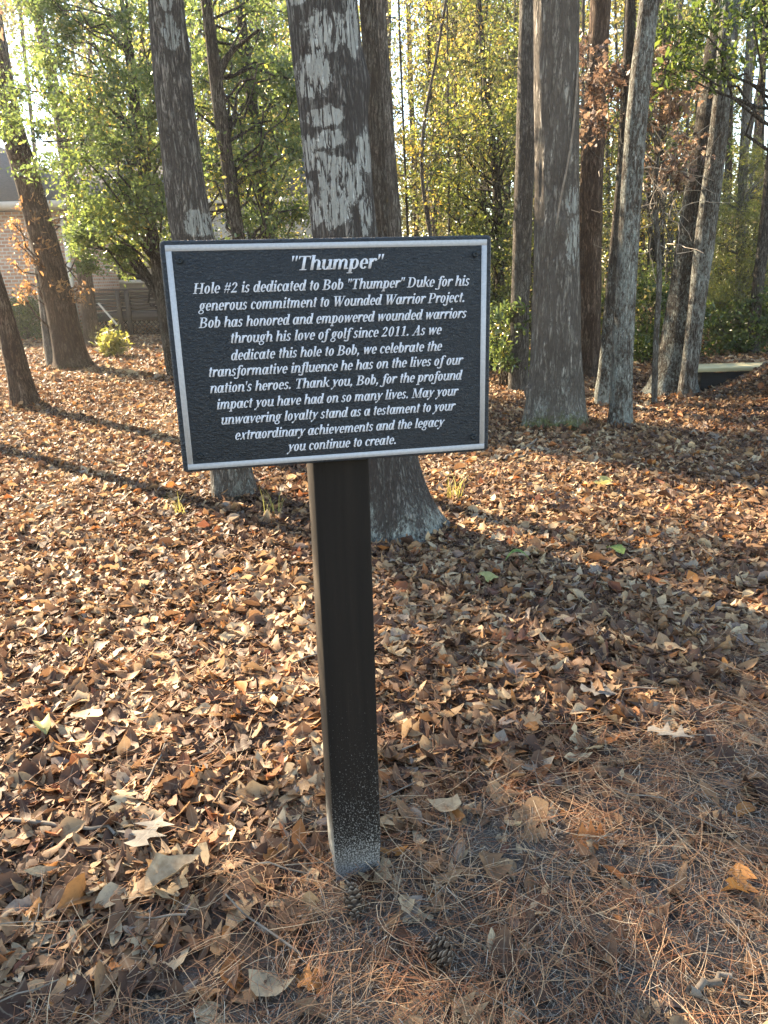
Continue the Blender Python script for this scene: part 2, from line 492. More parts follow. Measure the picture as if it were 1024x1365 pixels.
put(th.build('dead_thatch', M['thatch']), 'short grey dead grass thatch matted on sandy soil in the foreground', 'dead grass', kind='stuff')
# ------------------------------------------------------------------ dedication sign
SX, SY, SYAW = -.0871, 1.5818, .1991
m = NT('cast_panel')
nz = m.noise(150, m.map((1, 1, 1.6)), 3, .6, .8)
m.base(m.ramp(nz, [(.35, (.010, .014, .019)), (.7, (.022, .030, .040))]), .40, .5); m.bump(nz, .95, .009)
M['panel'] = m.m
m = NT('panel_edge'); m.base((.010, .014, .018), .5, .3); M['panel_edge'] = m.m
m = NT('silver_paint'); nz = m.noise(400, None, 2)
m.base(m.ramp(nz, [(.3, (.47, .49, .55)), (.7, (.56, .58, .64))]), .55, .3); m.bump(nz, .1, .001)
M['silver'] = m.m
m = NT('border_paint'); nz = m.noise(160, None, 5, .7)
m.base(m.ramp(nz, [(.3, (.33, .34, .365)), (.7, (.43, .44, .465))]), .55, .3); m.bump(nz, .1, .001)
M['border'] = m.m
m = NT('stained_post')
xyz = m.sep_z()
gr = m.noise(42, m.map((1, 1, .035)), 7, .72); sp = m.noise(250, m.map((1, 1, .8)), 4, .75)
c = m.ramp(gr, [(.3, (.0055, .0042, .0036)), (.6, (.011, .0082, .0066)), (.8, (.022, .0165, .013))])
amt = m.ramp(xyz[2], [(0, (.62,) * 3), (.06, (.54,) * 3), (.18, (.43,) * 3), (.32, (.34,) * 3), (.55, (.25,) * 3), (.85, (.13,) * 3)])
f = m.mr(m.math('ADD', sp, m.math('MULTIPLY', m.math('SUBTRACT', amt, .5), .62)), .505, .58)
dust = m.math('MULTIPLY', f, m.mr(m.noise(9, None, 3), .3, .6, .5, 1))
c = m.mix(dust, c, (.30, .29, .28))
low = m.math('MULTIPLY', m.mr(xyz[2], .0, .12, .75, 0), m.noise(60, None, 4))
c = m.mix(low, c, (.27, .26, .25))
side = m.mr(xyz[0], -.0565, -.0590)  # left face: sunlit brown put into the colour, along with weathering
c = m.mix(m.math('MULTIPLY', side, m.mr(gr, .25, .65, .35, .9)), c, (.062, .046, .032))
c = m.mix(m.math('MULTIPLY', m.math('MULTIPLY', side, m.mr(xyz[2], .07, .20, .95, 0)), m.mr(m.noise(40, None, 4), .3, .55)), c, (.40, .37, .31))  # pale foot of the left face: worn wood plus painted sunlight
m.base(c, .75, .2); m.bump(m.math('ADD', gr, m.math('MULTIPLY', dust, .5)), .4, .004)
M['post'] = m.m

sign = empty('dedication_sign', (SX, SY, float(height(np.array([SX]), np.array([SY]))[0])),
             'black dedication plaque with silver border and white italic lettering on a dark wooden post', 'sign')
sign.rotation_euler.z = SYAW

def build_local(mb, name, mat, parent, smooth=False):
    o = mb.build(name, mat, None, smooth); o.parent = parent; return o

def slab(mb, outline, y0, y1, bev=0.):
    """closed prism from an outline in x,z; front at y0"""
    o = np.array(outline); n = len(o); c = o.mean(0)
    rings = [(y1, 1.), (y0 + bev, 1.), (y0, None)] if bev else [(y1, 1.), (y0, 1.)]
    V = []
    for yy, k in rings:
        q = o
        if k is None:
            q = o - np.sign(o - c) * bev
        V += [(a, yy, b) for a, b in q]
    m_ = len(rings)
    i = np.arange(m_ - 1)[:, None] * n; j = np.arange(n)[None]; k = (j + 1) % n
    base = mb.n
    mb.add(V, np.stack([i + j, i + k, i + n + k, i + n + j], -1).reshape(-1, 4))
    mb.F.append(np.array([np.arange(n)[::-1] + base])); mb.F.append(np.array([np.arange(n) + base + (m_ - 1) * n]))

def rrect(x0, z0, x1, z1, r, k=6):
    out = []
    for cx, cz, a0 in ((x1 - r, z0 + r, -90), (x1 - r, z1 - r, 0), (x0 + r, z1 - r, 90), (x0 + r, z0 + r, 180)):
        for t in np.linspace(a0, a0 + 90, k): out.append((cx + r * math.cos(R(t)), cz + r * math.sin(R(t))))
    return out

# post: square timber with eased edges and a chipped foot
mb = MB(); pw, pd = .0618, .135; zz = [-.25, 0, .012, .05, .10, .3, .6, .9, 1.2, 1.52]
ring = []
pr = np.random.default_rng(4)
for z in zz:
    e = .004
    a = [(-pw + e, .032), (pw - e, .032), (pw, .032 + e), (pw, .032 + pd - e), (pw - e, .032 + pd), (-pw + e, .032 + pd), (-pw, .032 + pd - e), (-pw, .032 + e)]
    a = np.array(a) + pr.normal(0, .0006, (8, 2))
    if z < .06: a[2, 0] -= .004; a[1, 0] -= .006; a[7, 0] += .003; a[0, 0] += .003
    ring.append(np.c_[a[:, 0] + .0025, a[:, 1], np.full(8, z)])
i = np.arange(len(zz) - 1)[:, None] * 8; j = np.arange(8)[None]; k = (j + 1) % 8
mb.add(np.concatenate(ring), np.stack([i + j, i + k, i + 8 + k, i + 8 + j], -1).reshape(-1, 4))
mb.F.append(np.array([np.arange(8) + 8 * (len(zz) - 1)]))
build_local(mb, 'post', M['post'], sign)
mb = MB(); slab(mb, rrect(-.3285, 1.1256, .3285, 1.5750, .009), 0, .026, .003)
panel = build_local(mb, 'sign_panel', M['panel'], sign)
mb = MB()
for x0, z0, x1, z1 in ((-.3185, 1.5555, .3185, 1.5668), (-.3185, 1.1312, .3185, 1.1425), (-.3185, 1.1425, -.3072, 1.5555), (.3072, 1.1425, .3185, 1.5555)):
    slab(mb, [(x0, z0), (x1, z0), (x1, z1), (x0, z1)], -.0007, .0005)
build_local(mb, 'border', M['border'], panel)
for sx in (-.2935, .2935):
    for sz in (1.1585, 1.5385):
        mb = MB(); prof = [(.0066, 0), (.0064, -.0018), (.005, -.0032), (.0026, -.0036), (.0024, -.0022), (.0001, -.0022)]
        n = 14; a = np.arange(n) * 2 * np.pi / n
        V = np.concatenate([np.c_[sx + r_ * np.cos(a), np.full(n, y_), sz + r_ * np.sin(a)] for r_, y_ in prof])
        i = np.arange(len(prof) - 1)[:, None] * n; j = np.arange(n)[None]; k = (j + 1) % n
        mb.add(V, np.stack([i + j, i + k, i + n + k, i + n + j], -1).reshape(-1, 4))
        build_local(mb, 'screw', M['panel_edge'], panel, True)

# --- bold italic serif letters, drawn with a contrast pen
T_, t_ = 13.6, 5.2
def L(x0, x1, y0=0, y1=50, w=T_): return ('q', [(x0, y0), (x0 + w, y0), (x1 + w, y1), (x1, y1)])
def S(x0, x1, y, h=4.5): return ('q', [(x0, y), (x1, y), (x1, y + h), (x0, y + h)])
def A(cx, cy, rx, ry, a0, a1, T=T_, t=t_): return ('a', cx, cy, rx, ry, a0, a1, T, t)
def D(cx, cy, r=7): return ('a', cx, cy, r, r, 0, 360, r - .3, r - .3)
stem = lambda x, y0=0, y1=50: L(x, x, y0, y1)
ex = lambda x: ('q', [(x, 0), (x + 8, 2), (x + 9, 6), (x, 7)])       # exit stroke
en = lambda x, y=44: ('q', [(x - 7, y - 1), (x + 1, y + 1), (x + 1, y + 6), (x - 5, y + 4)])
G = {
 'a': (51, [A(21, 25, 20, 26, 0, 360), stem(32), ex(45)]),
 'b': (48, [stem(4, 0, 72), A(25, 25, 20, 26, -175, 175), en(5, 66)]),
 'c': (40, [A(22, 25, 20, 26, 55, 320), D(33, 40, 6)]),
 'd': (51, [A(21, 25, 20, 26, 0, 360), stem(32, 0, 72), S(26, 34, 67), ex(45)]),
 'e': (42, [A(22, 25, 20, 26, 0, 322), S(8, 40, 23.5, 4.5)]),
 'f': (32, [stem(11, -12, 58), A(29, 58, 18, 14, 35, 180, T_, 5), D(39, 64, 5.5), S(1, 33, 45.5), A(6, -11, 18, 10, 200, 360, T_, 5), D(-6, -15, 5)]),
 'g': (46, [A(21, 30, 18, 21, 0, 360), A(19, -7, 20, 14, 0, 360, 8, 5), L(12, 8, 4, 13, 9), S(34, 46, 44, 6)]),
 'h': (52, [stem(4, 0, 72), A(28, 32, 19, 19, 0, 165), stem(33.5, 0, 33), ex(47), en(5, 66)]),
 'i': (26, [stem(6), D(13, 65, 7.5), ex(19), en(7)]),
 'j': (26, [stem(8, -10, 50), D(15, 65, 7.5), A(4, -10, 17.5, 12, 190, 360, T_, 5), D(-9, -13, 5), en(9)]),
 'k': (49, [stem(4, 0, 72), L(15, 36, 22, 46, 6), L(36, 17, 0, 33, 12), D(40, 45, 5.5), en(5, 66), ex(46)]),
 'l': (26, [stem(6, 0, 72), ex(19), en(7, 66)]),
 'm': (78, [stem(4), A(26, 32, 17, 19, 0, 165), stem(29.5, 0, 33), A(52, 32, 18, 19, 0, 165), stem(56.5, 0, 33), ex(70), en(5)]),
 'n': (52, [stem(4), A(28, 32, 19, 19, 0, 165), stem(33.5, 0, 33), ex(47), en(5)]),
 'o': (45, [A(22, 25, 20, 26, 0, 360)]),
 'p': (49, [stem(4, -20, 50), A(26, 25, 20, 26, -175, 175), S(-3, 23, -21), en(5)]),
 'r': (38, [stem(4), A(27, 30, 17, 21, 60, 170, T_, 8), D(34, 43, 6.5), en(5)]),
 's': (36, [A(18, 37, 14.5, 14, 40, 268, 11, 5), A(17, 13.5, 15.5, 14.5, -140, 92, 11, 5), D(27, 43, 4.5), D(6, 8, 5)]),
 't': (30, [stem(8, 10, 64), S(1, 30, 45.5), A(21, 12, 13.3, 12.5, 180, 300, T_, 5)]),
 'u': (52, [stem(4, 17, 50), A(23, 18, 19, 19, 180, 350), stem(33.5), ex(47), en(5), en(34)]),
 'v': (45, [L(14, 4, 0, 50, 12), L(17, 34, 0, 47, 7), D(38, 44, 6), en(6)]),
 'w': (66, [L(12, 4, 0, 50, 12), L(15, 29, 0, 50, 6), L(36, 28, 0, 50, 12), L(39, 55, 0, 47, 7), D(59, 44, 6), en(6)]),
 'x': (46, [L(27, 8, 0, 50, 13), L(3, 36, 0, 50, 6), D(6, 5, 5), D(39, 45, 5)]),
 'y': (45, [L(18, 5, 0, 50, 13), L(6, 36, -16, 48, 6.5), D(40, 44, 5.5), D(3, -15, 6), en(6)]),
 'T': (60, [stem(23, 0, 68), S(3, 58, 63.5, 5), ('q', [(3, 52), (6, 52), (10, 65), (3, 65)]), ('q', [(58, 52), (55, 52), (51, 65), (58, 65)]), S(14, 46, -.2)]),
 'H': (76, [stem(9, 0, 68), stem(52, 0, 68), S(20, 54, 32, 5), S(1, 31, -.2), S(1, 31, 64), S(44, 74, -.2), S(44, 74, 64)]),
 'B': (64, [stem(9, 0, 68), A(30, 51, 25, 17.3, -90, 90), A(31, 17.8, 28, 18, -90, 90), S(1, 32, -.2, 5), S(1, 31, 63.5, 5), S(20, 32, 32, 5)]),
 'D': (70, [stem(9, 0, 68), A(30, 34, 34, 34.2, -90, 90, 14, 5), S(1, 32, -.2, 5), S(1, 32, 63.5, 5)]),
 'W': (90, [L(22, 9, 0, 68, 14), L(26, 46, 0, 64, 6), L(52, 38, 0, 68, 14), L(57, 79, 0, 66, 6), S(1, 31, 64), S(34, 58, 64), S(70, 92, 64)]),
 'P': (60, [stem(9, 0, 68), A(30, 48, 27, 20.2, -90, 90), S(1, 32, -.2), S(1, 32, 63.5, 5), S(20, 32, 28, 5)]),
 'A': (66, [L(6, 36, 0, 66, 5.5), L(43, 31, 0, 70, 14), S(17, 46, 21), S(-1, 20, -.2), S(36, 64, -.2)]),
 'M': (88, [L(10, 10, 0, 68, 5.5), L(38, 10, 0, 68, 13), L(41, 63, 0, 66, 5.5), stem(63, 0, 68), S(1, 26, -.2), S(1, 20, 64), S(55, 86, -.2), S(66, 86, 64)]),
 '2': (50, [A(24, 49, 18, 19, -25, 165, 12, 5), L(5, 31, 5, 42, 8), ('q', [(3, 0), (42, 0), (46, 12), (4, 10)]), D(10, 52, 5)]),
 '0': (50, [A(25, 34, 20, 35, 0, 360, 12.5, 5)]),
 '1': (50, [stem(19, 0, 68), ('q', [(8, 56), (20, 60), (20, 68), (8, 60)]), S(9, 42, -.2)]),
 '#': (52, [L(8, 18, 0, 66, 6), L(29, 39, 0, 66, 6), S(4, 48, 19, 6), S(6, 50, 41, 6)]),
 '"': (34, [('q', [(7, 44), (11, 44), (15, 70), (4, 70)]), ('q', [(23, 44), (27, 44), (31, 70), (20, 70)])]),
 "'": (18, [('q', [(6, 44), (10, 44), (14, 70), (3, 70)])]),
 '.': (24, [D(11, 6, 7.5)]),
 ',': (24, [D(11, 6, 7.5), ('q', [(4, -12), (8, -13), (18, 3), (12, 6)])]),
 ' ': (24, []),
}
def lay(mb, text, u0, u1, base, em):
    widths = [G[ch][0] for ch in text]; tot = sum(widths)
    k = em / 100.; kx = (u1 - u0) / (tot * 1.0); sh = .24 * k; x = 0; lay_i = 0
    for ch, wd in zip(text, widths):
        for st in G[ch][1]:
            lay_i += 1; y0 = -.0008 - (lay_i % 9) * .00004
            if st[0] == 'q':
                o = [(u0 + (x + a) * kx + b * sh, base + b * k) for a, b in st[1]]
                ar = sum(o[i][0] * o[(i + 1) % 4][1] - o[(i + 1) % 4][0] * o[i][1] for i in range(4))
                if ar < 0: o = o[::-1]
                V = [(a, y0, b) for a, b in o] + [(a, .0005, b) for a, b in o]
                mb.add(V, [[0, 1, 2, 3]] + [[i, i + 4, (i + 1) % 4 + 4, (i + 1) % 4] for i in range(4)])
            else:
                _, cx, cy, rx, ry, a0, a1, T, t = st
                n = max(6, int(abs(a1 - a0) / 15)); a = np.radians(np.linspace(a0, a1, n + 1))
                ox, oy = cx + rx * np.cos(a), cy + ry * np.sin(a)
                ix, iy = cx + (rx - T) * np.cos(a), cy + (ry - t) * np.sin(a)
                f = lambda p, q, y: np.c_[u0 + (x + p) * kx + q * sh, np.full(n + 1, y), base + q * k]
                V = np.concatenate([f(ox, oy, y0), f(ix, iy, y0), f(ox, oy, .0005), f(ix, iy, .0005)])
                i = np.arange(n); m1 = n + 1
                q = np.concatenate([np.stack([i, i + 1, m1 + i + 1, m1 + i], -1), np.stack([i, 2 * m1 + i, 2 * m1 + i + 1, i + 1], -1),
                                    np.stack([m1 + i, m1 + i + 1, 3 * m1 + i + 1, 3 * m1 + i], -1)])
                mb.add(V, q)
        x += wd
mb = MB()
lay(mb, '"Thumper"', -.0880, .0985, 1.5158, .0385)
for text, a, b, z in (('Hole #2 is dedicated to Bob "Thumper" Duke for his', -.2756, .286, 1.4772), ('generous commitment to Wounded Warrior Project.', -.2676, .2775, 1.4450),
                      ('Bob has honored and empowered wounded warriors', -.2707, .2802, 1.4128), ('through his love of golf since 2011. As we', -.2136, .226, 1.3815),
                      ('dedicate this hole to Bob, we celebrate the', -.2150, .2267, 1.3480), ('transformative influence he has on the lives of our', -.262, .2719, 1.3172),
                      ("nation's heroes. Thank you, Bob, for the profound", -.2613, .2705, 1.2852), ('impact you have had on so many lives. May your', -.2515, .2616, 1.2520),
                      ('unwavering loyalty stand as a testament to your', -.2455, .2551, 1.2203), ('extraordinary achievements and the legacy', -.2203, .2304, 1.1870),
                      ('you continue to create.', -.1136, .1255, 1.1553)):
    lay(mb, text, a, b - .006, z, .0288)
build_local(mb, 'lettering', M['silver'], panel)

# ------------------------------------------------------------------ trees
def resample(path, step):
    P = np.asarray(path, float)
    d = np.r_[0, np.cumsum(np.linalg.norm(np.diff(P[:, :3], axis=0), axis=1))]
    n = max(4, int(d[-1] / step)); s = np.linspace(0, d[-1], n)
    Q = np.stack([np.interp(s, d, P[:, k]) for k in range(4)], 1)
    kk = max(3, int(n / len(P) * .8) | 1)
    pad = np.concatenate([np.repeat(Q[:1], kk // 2, 0) + (np.arange(-(kk // 2), 0)[:, None] * (Q[1] - Q[0])), Q, np.repeat(Q[-1:], kk // 2, 0) + (np.arange(1, kk // 2 + 1)[:, None] * (Q[-1] - Q[-2]))])
    ker = np.ones(kk) / kk
    return np.stack([np.convolve(pad[:, k], ker, 'valid') for k in range(4)], 1)

def trunk_mesh(mb, path, sides=20, step=.08, ridge=.03, flare=.0, seed=0, lichen=(), moss=0., root_z=0., crust=None):
    r = np.random.default_rng(seed)
    Q = resample(path, step); n = len(Q)
    a = np.arange(sides) * 2 * np.pi / sides
    hz = Q[:, 2] - root_z
    disp = np.zeros((n, sides))
    for _ in range(10):
        k = r.integers(3, max(5, sides // 3)); ph = r.uniform(0, 6.28); wz = r.uniform(.6, 4); wa = r.uniform(.2, 1.2)
        disp += np.sin(k * a[None] + ph + wa * np.sin(hz[:, None] * wz + ph * 3)) * np.sin(hz[:, None] * r.uniform(1, 7) + r.uniform(0, 6)) / 4
    low = sum(np.sin(k * a + r.uniform(0, 6.28)) for k in (2, 3)) * .035
    lob = (.5 + .5 * np.cos(r.integers(4, 6) * a + r.uniform(0, 6.28) + .5 * np.sin(a * 2 + r.uniform(0, 6.28)))) ** 1.5
    fl = flare * (np.exp(-np.clip(hz, -.1, 9) / .16)[:, None] * (.3 + .8 * lob[None]) + 1.6 * np.exp(-np.clip(hz, -.1, 9) / .055)[:, None] * lob[None])
    for _ in range(int(2 + 1.2 * max(0, hz[-1]))):
        kz, ka, kr = r.uniform(.2, max(.5, hz[-1])), r.uniform(0, 6.28), r.uniform(.04, .09)
        da = np.angle(np.exp(1j * (a - ka)))[None] * Q[:, 3].mean()
        disp += r.uniform(.08, .2) / max(ridge, .01) * np.exp(-(da / kr) ** 2 - ((hz[:, None] - kz) / (1.5 * kr)) ** 2)
    rr = Q[:, 3][:, None] * (1 + ridge * disp + low[None] + fl)
    V = np.stack([Q[:, 0][:, None] + rr * np.cos(a), Q[:, 1][:, None] + rr * np.sin(a), np.broadcast_to(Q[:, 2][:, None], rr.shape)], -1)
    i = np.arange(n - 1)[:, None] * sides; j = np.arange(sides)[None]; k = (j + 1) % sides
    li = np.zeros((n, sides))
    for (lx, lz, rx, rz, ly) in lichen:
        g = np.exp(-((V[..., 0] - lx) / rx) ** 2 - ((V[..., 2] - lz) / rz) ** 2) * (V[..., 1] < ly)
        li = np.maximum(li, g)
    mo = moss * np.exp(-np.clip(hz, 0, 9) / .15)[:, None] * (.55 + .45 * np.cos(a + 1.5708)[None]) + 0 * rr
    mb.add(V.reshape(-1, 3), np.stack([i + j, i + k, i + sides + k, i + sides + j], -1).reshape(-1, 4), lichen=li.ravel(), moss=mo.ravel(),
           crust=np.repeat(0 * hz if crust is None else crust[1] + (crust[0] - crust[1]) * np.exp(-np.clip(hz, 0, 9) / crust[2]), sides))

def px_path(Y, pts, top=9., dyz=0.):
    """bottom-to-top list of (px, py, width px) on plane y=Y -> x,y,z,r ; extended into the ground and up to z=top"""
    P = []
    for px, py, wpx in pts:
        p = at(px, py, Y); dep = math.sqrt(((p - np.array([0, 0, CAM_H])) ** 2).sum())
        P.append([*p, wpx * .5 * dep / F * math.cos(math.atan(math.hypot(px - 512, py - 682) / F))])
    P = np.array(P)
    g = float(height(P[:1, 0], P[:1, 1])[0])
    if P[0, 2] > g - .15:
        d = P[0] - P[1]; k = (P[0, 2] - (g - .15)) / max(.05, -d[2]) if d[2] < -.01 else 0
        k = min(k, 40); q = P[0] + d * k; q[3] = P[0, 3] * (1.02 if k < 1 else 1.1); P = np.vstack([q, P])
    d = (P[-1] - P[-2]); d = d / max(d[2], .05); h = top - P[-1, 2]
    if h > .3:
        q = P[-1] + d * h; q[0] = P[-1, 0] + d[0] * h * .7; q[3] = max(P[-1, 3] * .45, .012); P = np.vstack([P, q])
    return P

dia = (np.array([[0, -.5, 0], [-.24, -.05, .07], [0, .5, -.03], [.24, -.05, .07]]), np.array([[0, 2, 1], [0, 3, 2]]), np.zeros(4))
dia2 = (np.array([[0, -.5, 0], [-.36, .0, .05], [0, .5, -.06], [.36, .0, .09]]), np.array([[0, 2, 1], [0, 3, 2]]), np.zeros(4))
pine_t = (np.array([[-.03, -.5, 0], [.03, -.5, 0], [0, .5, .05]]), np.array([[0, 1, 2]]), np.zeros(3))
lobe_far = [leaf_proto(np.random.default_rng(50 + k), 'lobed', 7) for k in range(3)]
oval_far = [leaf_proto(np.random.default_rng(60 + k), 'oval', 3) for k in range(4)]

def clump_leaves(lm, tm, C, rad, per, size, r, protos, flat=.7, tw=7, tone_mu=.45, tone_sd=.22, twig=True):
    """leaves set along little twigs that radiate from every clump centre"""
    for c, rd in zip(C, rad):
        nt_ = max(3, int(tw)); dirs = r.normal(size=(nt_, 3)); dirs[:, 2] *= flat
        dirs /= np.linalg.norm(dirs, axis=1)[:, None] + 1e-9
        ln = rd * r.uniform(.5, 1.15, nt_)
        k = max(1, int(per * r.uniform(.6, 1.4) / nt_))
        I = np.repeat(np.arange(nt_), k); n = len(I)
        s = r.random(n) ** .75
        P = c + dirs[I] * (ln[I] * s)[:, None] + r.normal(0, 1, (n, 3)) * (.10 * rd + .3 * size)
        P[:, 2] -= .12 * rd * s ** 2
        sz = size * r.uniform(.6, 1.3, n)
        base_t = r.normal(tone_mu, tone_sd * .6)
        scatter(lm, protos, P, sz, rot_mats(r, n, .75, .8), np.clip(base_t + r.normal(0, tone_sd, n), 0, 1))
        if twig and tm is not None:
            for q in range(min(nt_, 4)):
                e = c + dirs[q] * ln[q]; e[2] -= .12 * rd
                tm.tube([c, c + dirs[q] * ln[q] * .5 + r.normal(0, .04 * rd, 3), e], [.0045 + .004 * rd, .004, .002], 3)

def limb(tm, a, b, r0, r, sides=5):
    a = np.asarray(a, float); b = np.asarray(b, float); L_ = np.linalg.norm(b - a)
    t = np.linspace(0, 1, 6)[:, None]
    mid = np.array([0, 0, 1.]) * L_ * r.uniform(-.06, .16)
    w = r.normal(0, .05 * L_, (6, 3)); w[0] = w[-1] = 0
    tm.tube(a + (b - a) * t + mid * (4 * t * (1 - t)) + w, np.linspace(r0, max(.004, r0 * .3), 6), sides)

def tree(name, label, Y, pts, bark, cat='tree', group=None, top=9., clumps=None, leaf=None, size=.06, per=120, sides=16, step=.12, ridge=.04, flare=0.,
         protos=None, seed=0, lichen=(), moss=0., extra=None, flat=.7, tone=(.45, .22), limbs=1., forks=(), high=0, tw=7, crust=None):
    r = np.random.default_rng(1000 + seed)
    P = px_path(Y, pts, top)
    g = float(height(P[:1, 0], P[:1, 1])[0])
    root = empty(name, (np.interp(g, P[:, 2], P[:, 0]), Y, g), label, cat, group)
    mb = MB()
    lw = [(at(a, b, Y)[0], at(a, b, Y)[2], 1.2 * c * Y / F, 1.25 * d * Y / F, Y + .02) for a, b, c, d in lichen]
    trunk_mesh(mb, P, sides, step, ridge, flare, seed, lw, moss, g, crust)
    for f in forks:
        fp = px_path(Y, f, 0)
        fp = np.array([[*at(a, b, Y), wpx * .5 * Y / F] for a, b, wpx in f])
        trunk_mesh(mb, fp, max(6, sides // 2), step, ridge, 0, seed + 5, (), 0, g)
    lm = MB()
    C = []
    if clumps is not None and len(clumps):
        for c in clumps: C.append(c)
    if high:
        zt = P[-1]
        for _ in range(high):
            C.append((zt[0] + r.normal(0, 1.3), zt[1] + r.normal(0, 1.3), zt[2] + r.uniform(-2.2, .8), r.uniform(.5, 1.0)))
    if C:
        C = np.array(C)
        for c in C:
            if r.random() < limbs:
                zb = np.clip(c[2] - r.uniform(.2, 1.2), g + .3, P[-1, 2])
                a = np.array([np.interp(zb, P[:, 2], P[:, k]) for k in range(3)]); rr = np.interp(zb, P[:, 2], P[:, 3])
                limb(mb, a, c[:3], min(rr * .3, .026), r, 4)
        clump_leaves(lm, mb, C[:, :3], C[:, 3], per, size, r, protos or [dia], flat, tw, *tone)
    tr = mb.build('trunk', bark, root, True)
    if C is not None and len(C): lm.build('crown', leaf, root)
    return root, tr, P

def px_clumps(r, boxes, Y0, Y1, holes=()):
    """clump centres spread through real depth: boxes = (px0, py0, px1, py1, count, radius m)"""
    out = []
    for x0, y0, x1, y1, n, rad in boxes:
        k = 0; guard = 0
        while k < n and guard < 60 * n:
            guard += 1
            px, py = r.uniform(x0, x1), r.uniform(y0, y1)
            if any(((px - hx) / hr) ** 2 + ((py - hy) / hs) ** 2 < 1 for hx, hy, hr, hs in holes): continue
            p = at(px, py, r.uniform(Y0, Y1))
            if p[2] < .15: continue
            out.append((*p, rad * r.uniform(.7, 1.3))); k += 1
    return out
RR = lambda s: np.random.default_rng(s)
HOLES = [(74, 238, 26, 52), (14, 50, 46, 60), (535, 60, 26, 70), (548, 130, 22, 50), (600, 128, 24, 22)]

# --- the nearest trunks
tree('hardwood_tree', 'leaning tree trunk patched with white lichen crusts directly behind the plaque', 4.45,
     [(533, 706, 118), (527, 690, 108), (519, 655, 97), (509, 610, 93), (497, 540, 90), (480, 440, 85), (459, 310, 84), (446, 160, 89), (430, 0, 92)],
     M['bark_lichen'], sides=64, step=.025, ridge=.03, flare=.10, seed=1, top=8.5, high=7, leaf=M['leaf_brown'], size=.09, per=90, protos=oval_far, moss=.3, crust=(1.15, .0, .45),
     lichen=[(420, 110, 20, 22), (440, 50, 24, 16), (436, 68, 20, 12), (432, 165, 24, 9), (443, 193, 16, 9), (412, 198, 10, 12), (457, 245, 26, 22), (447, 275, 20, 24), (420, 285, 10, 16), (487, 205, 9, 22), (420, 220, 22, 8),
              (470, 40, 6, 30), (400, 8, 14, 6), (488, 285, 7, 22), (410, 250, 9, 10)])
tree('hardwood_tree', 'grey furrowed tree trunk rising behind the top left corner of the plaque', 5.26,
     [(315, 668, 60), (313, 655, 54), (306, 600, 52), (292, 500, 54), (276, 400, 56), (256, 310, 57), (243, 215, 50), (231, 110, 49), (222, 0, 45)],
     M['bark_grey'], sides=44, step=.03, ridge=.025, flare=.12, seed=2, top=8.5, high=6, leaf=M['leaf_brown'], size=.09, per=90, protos=oval_far,
     crust=(.9, .5, .5), lichen=[(233, 50, 10, 14), (270, 300, 18, 14), (228, 5, 10, 10)])
bigtree, bt, BP = tree('hardwood_tree', 'widest grey tree trunk with green moss at its foot right of the plaque', 7.6,
     [(739, 572, 84), (740, 556, 78), (740, 535, 73), (741, 500, 66), (741, 430, 61), (742, 330, 57), (742, 200, 56), (741, 80, 57), (741, 0, 57)],
     M['bark_oak'], sides=64, step=.03, ridge=.035, flare=.10, seed=3, top=9.5, moss=1.5, crust=(.95, .35, .6), high=8, leaf=M['leaf_brown'], size=.09, per=90, protos=oval_far,
     lichen=[(762, 320, 12, 26), (758, 270, 9, 14)])
mb = MB()
vp = np.array([(766, 90), (762, 130), (757, 180), (749, 225), (741, 262), (735, 300)])
V = []
for px, py in vp:
    p = at(px, py, 7.6); cx = np.interp(p[2], BP[:, 2], BP[:, 0]); rr = np.interp(p[2], BP[:, 2], BP[:, 3])
    u = np.clip((p[0] - cx) / (rr * 1.06), -1, 1); V.append((cx + u * rr * 1.06, 7.6 - math.sqrt(max(0, 1 - u * u)) * rr * 1.06 - .015, p[2]))
mb.tube(resample(np.c_[np.array(V), np.full(len(V), 1)], .05)[:, :3], .010, 6)
mb.build('vine', M['twig'], bigtree, True)

tree('forked_tree', 'blotchy grey slim trunk standing close on the right of the widest tree', 7.55,
     [(826, 572, 32), (827, 555, 28), (829, 480, 27), (833, 400, 26), (838, 320, 26), (843, 220, 27), (850, 140, 27), (858, 60, 26), (866, 0, 25)],
     M['bark_blotchy'], sides=28, step=.04, ridge=.04, flare=.08, crust=(1.0, .9, 1.), seed=4, top=8, high=4, leaf=M['leaf_brown'], size=.09, per=70, protos=oval_far)
tree('forked_tree', 'thin dark leaning trunk with pale foot between the widest tree and the blotchy slim trunk', 8.72,
     [(801, 545, 20), (804, 520, 18), (812, 430, 17), (820, 330, 15), (829, 230, 13), (835, 130, 13), (841, 0, 13)],
     M['bark_dark'], sides=18, step=.06, seed=5, top=7.5, high=3, leaf=M['leaf_brown'], size=.09, per=60, protos=oval_far, crust=(1.3, .6, .8))
tree('hardwood_tree', 'thick leaning dark trunk beside the low wooden bench', 9.7,
     [(894, 526, 70), (897, 512, 52), (905, 460, 46), (917, 390, 45), (928, 310, 44), (940, 230, 42), (951, 150, 40), (962, 60, 36), (969, 0, 34)],
     M['bark_dark'], sides=36, step=.05, ridge=.04, flare=.12, seed=6, top=9, high=5, leaf=M['leaf_brown'], size=.09, per=90, protos=oval_far, crust=(1.0, .8, 1.))
tree('hardwood_tree', 'pale lit trunk crossing in front of the thick leaning dark trunk by the bench', 9.3,
     [(914, 530, 24), (918, 505, 21), (927, 430, 21), (936, 350, 24), (944, 290, 26), (953, 220, 24), (962, 140, 22), (970, 40, 20), (973, 0, 20)],
     M['bark_blotchy'], sides=24, step=.05, ridge=.04, seed=7, top=8, crust=(.8, .9, 1.))
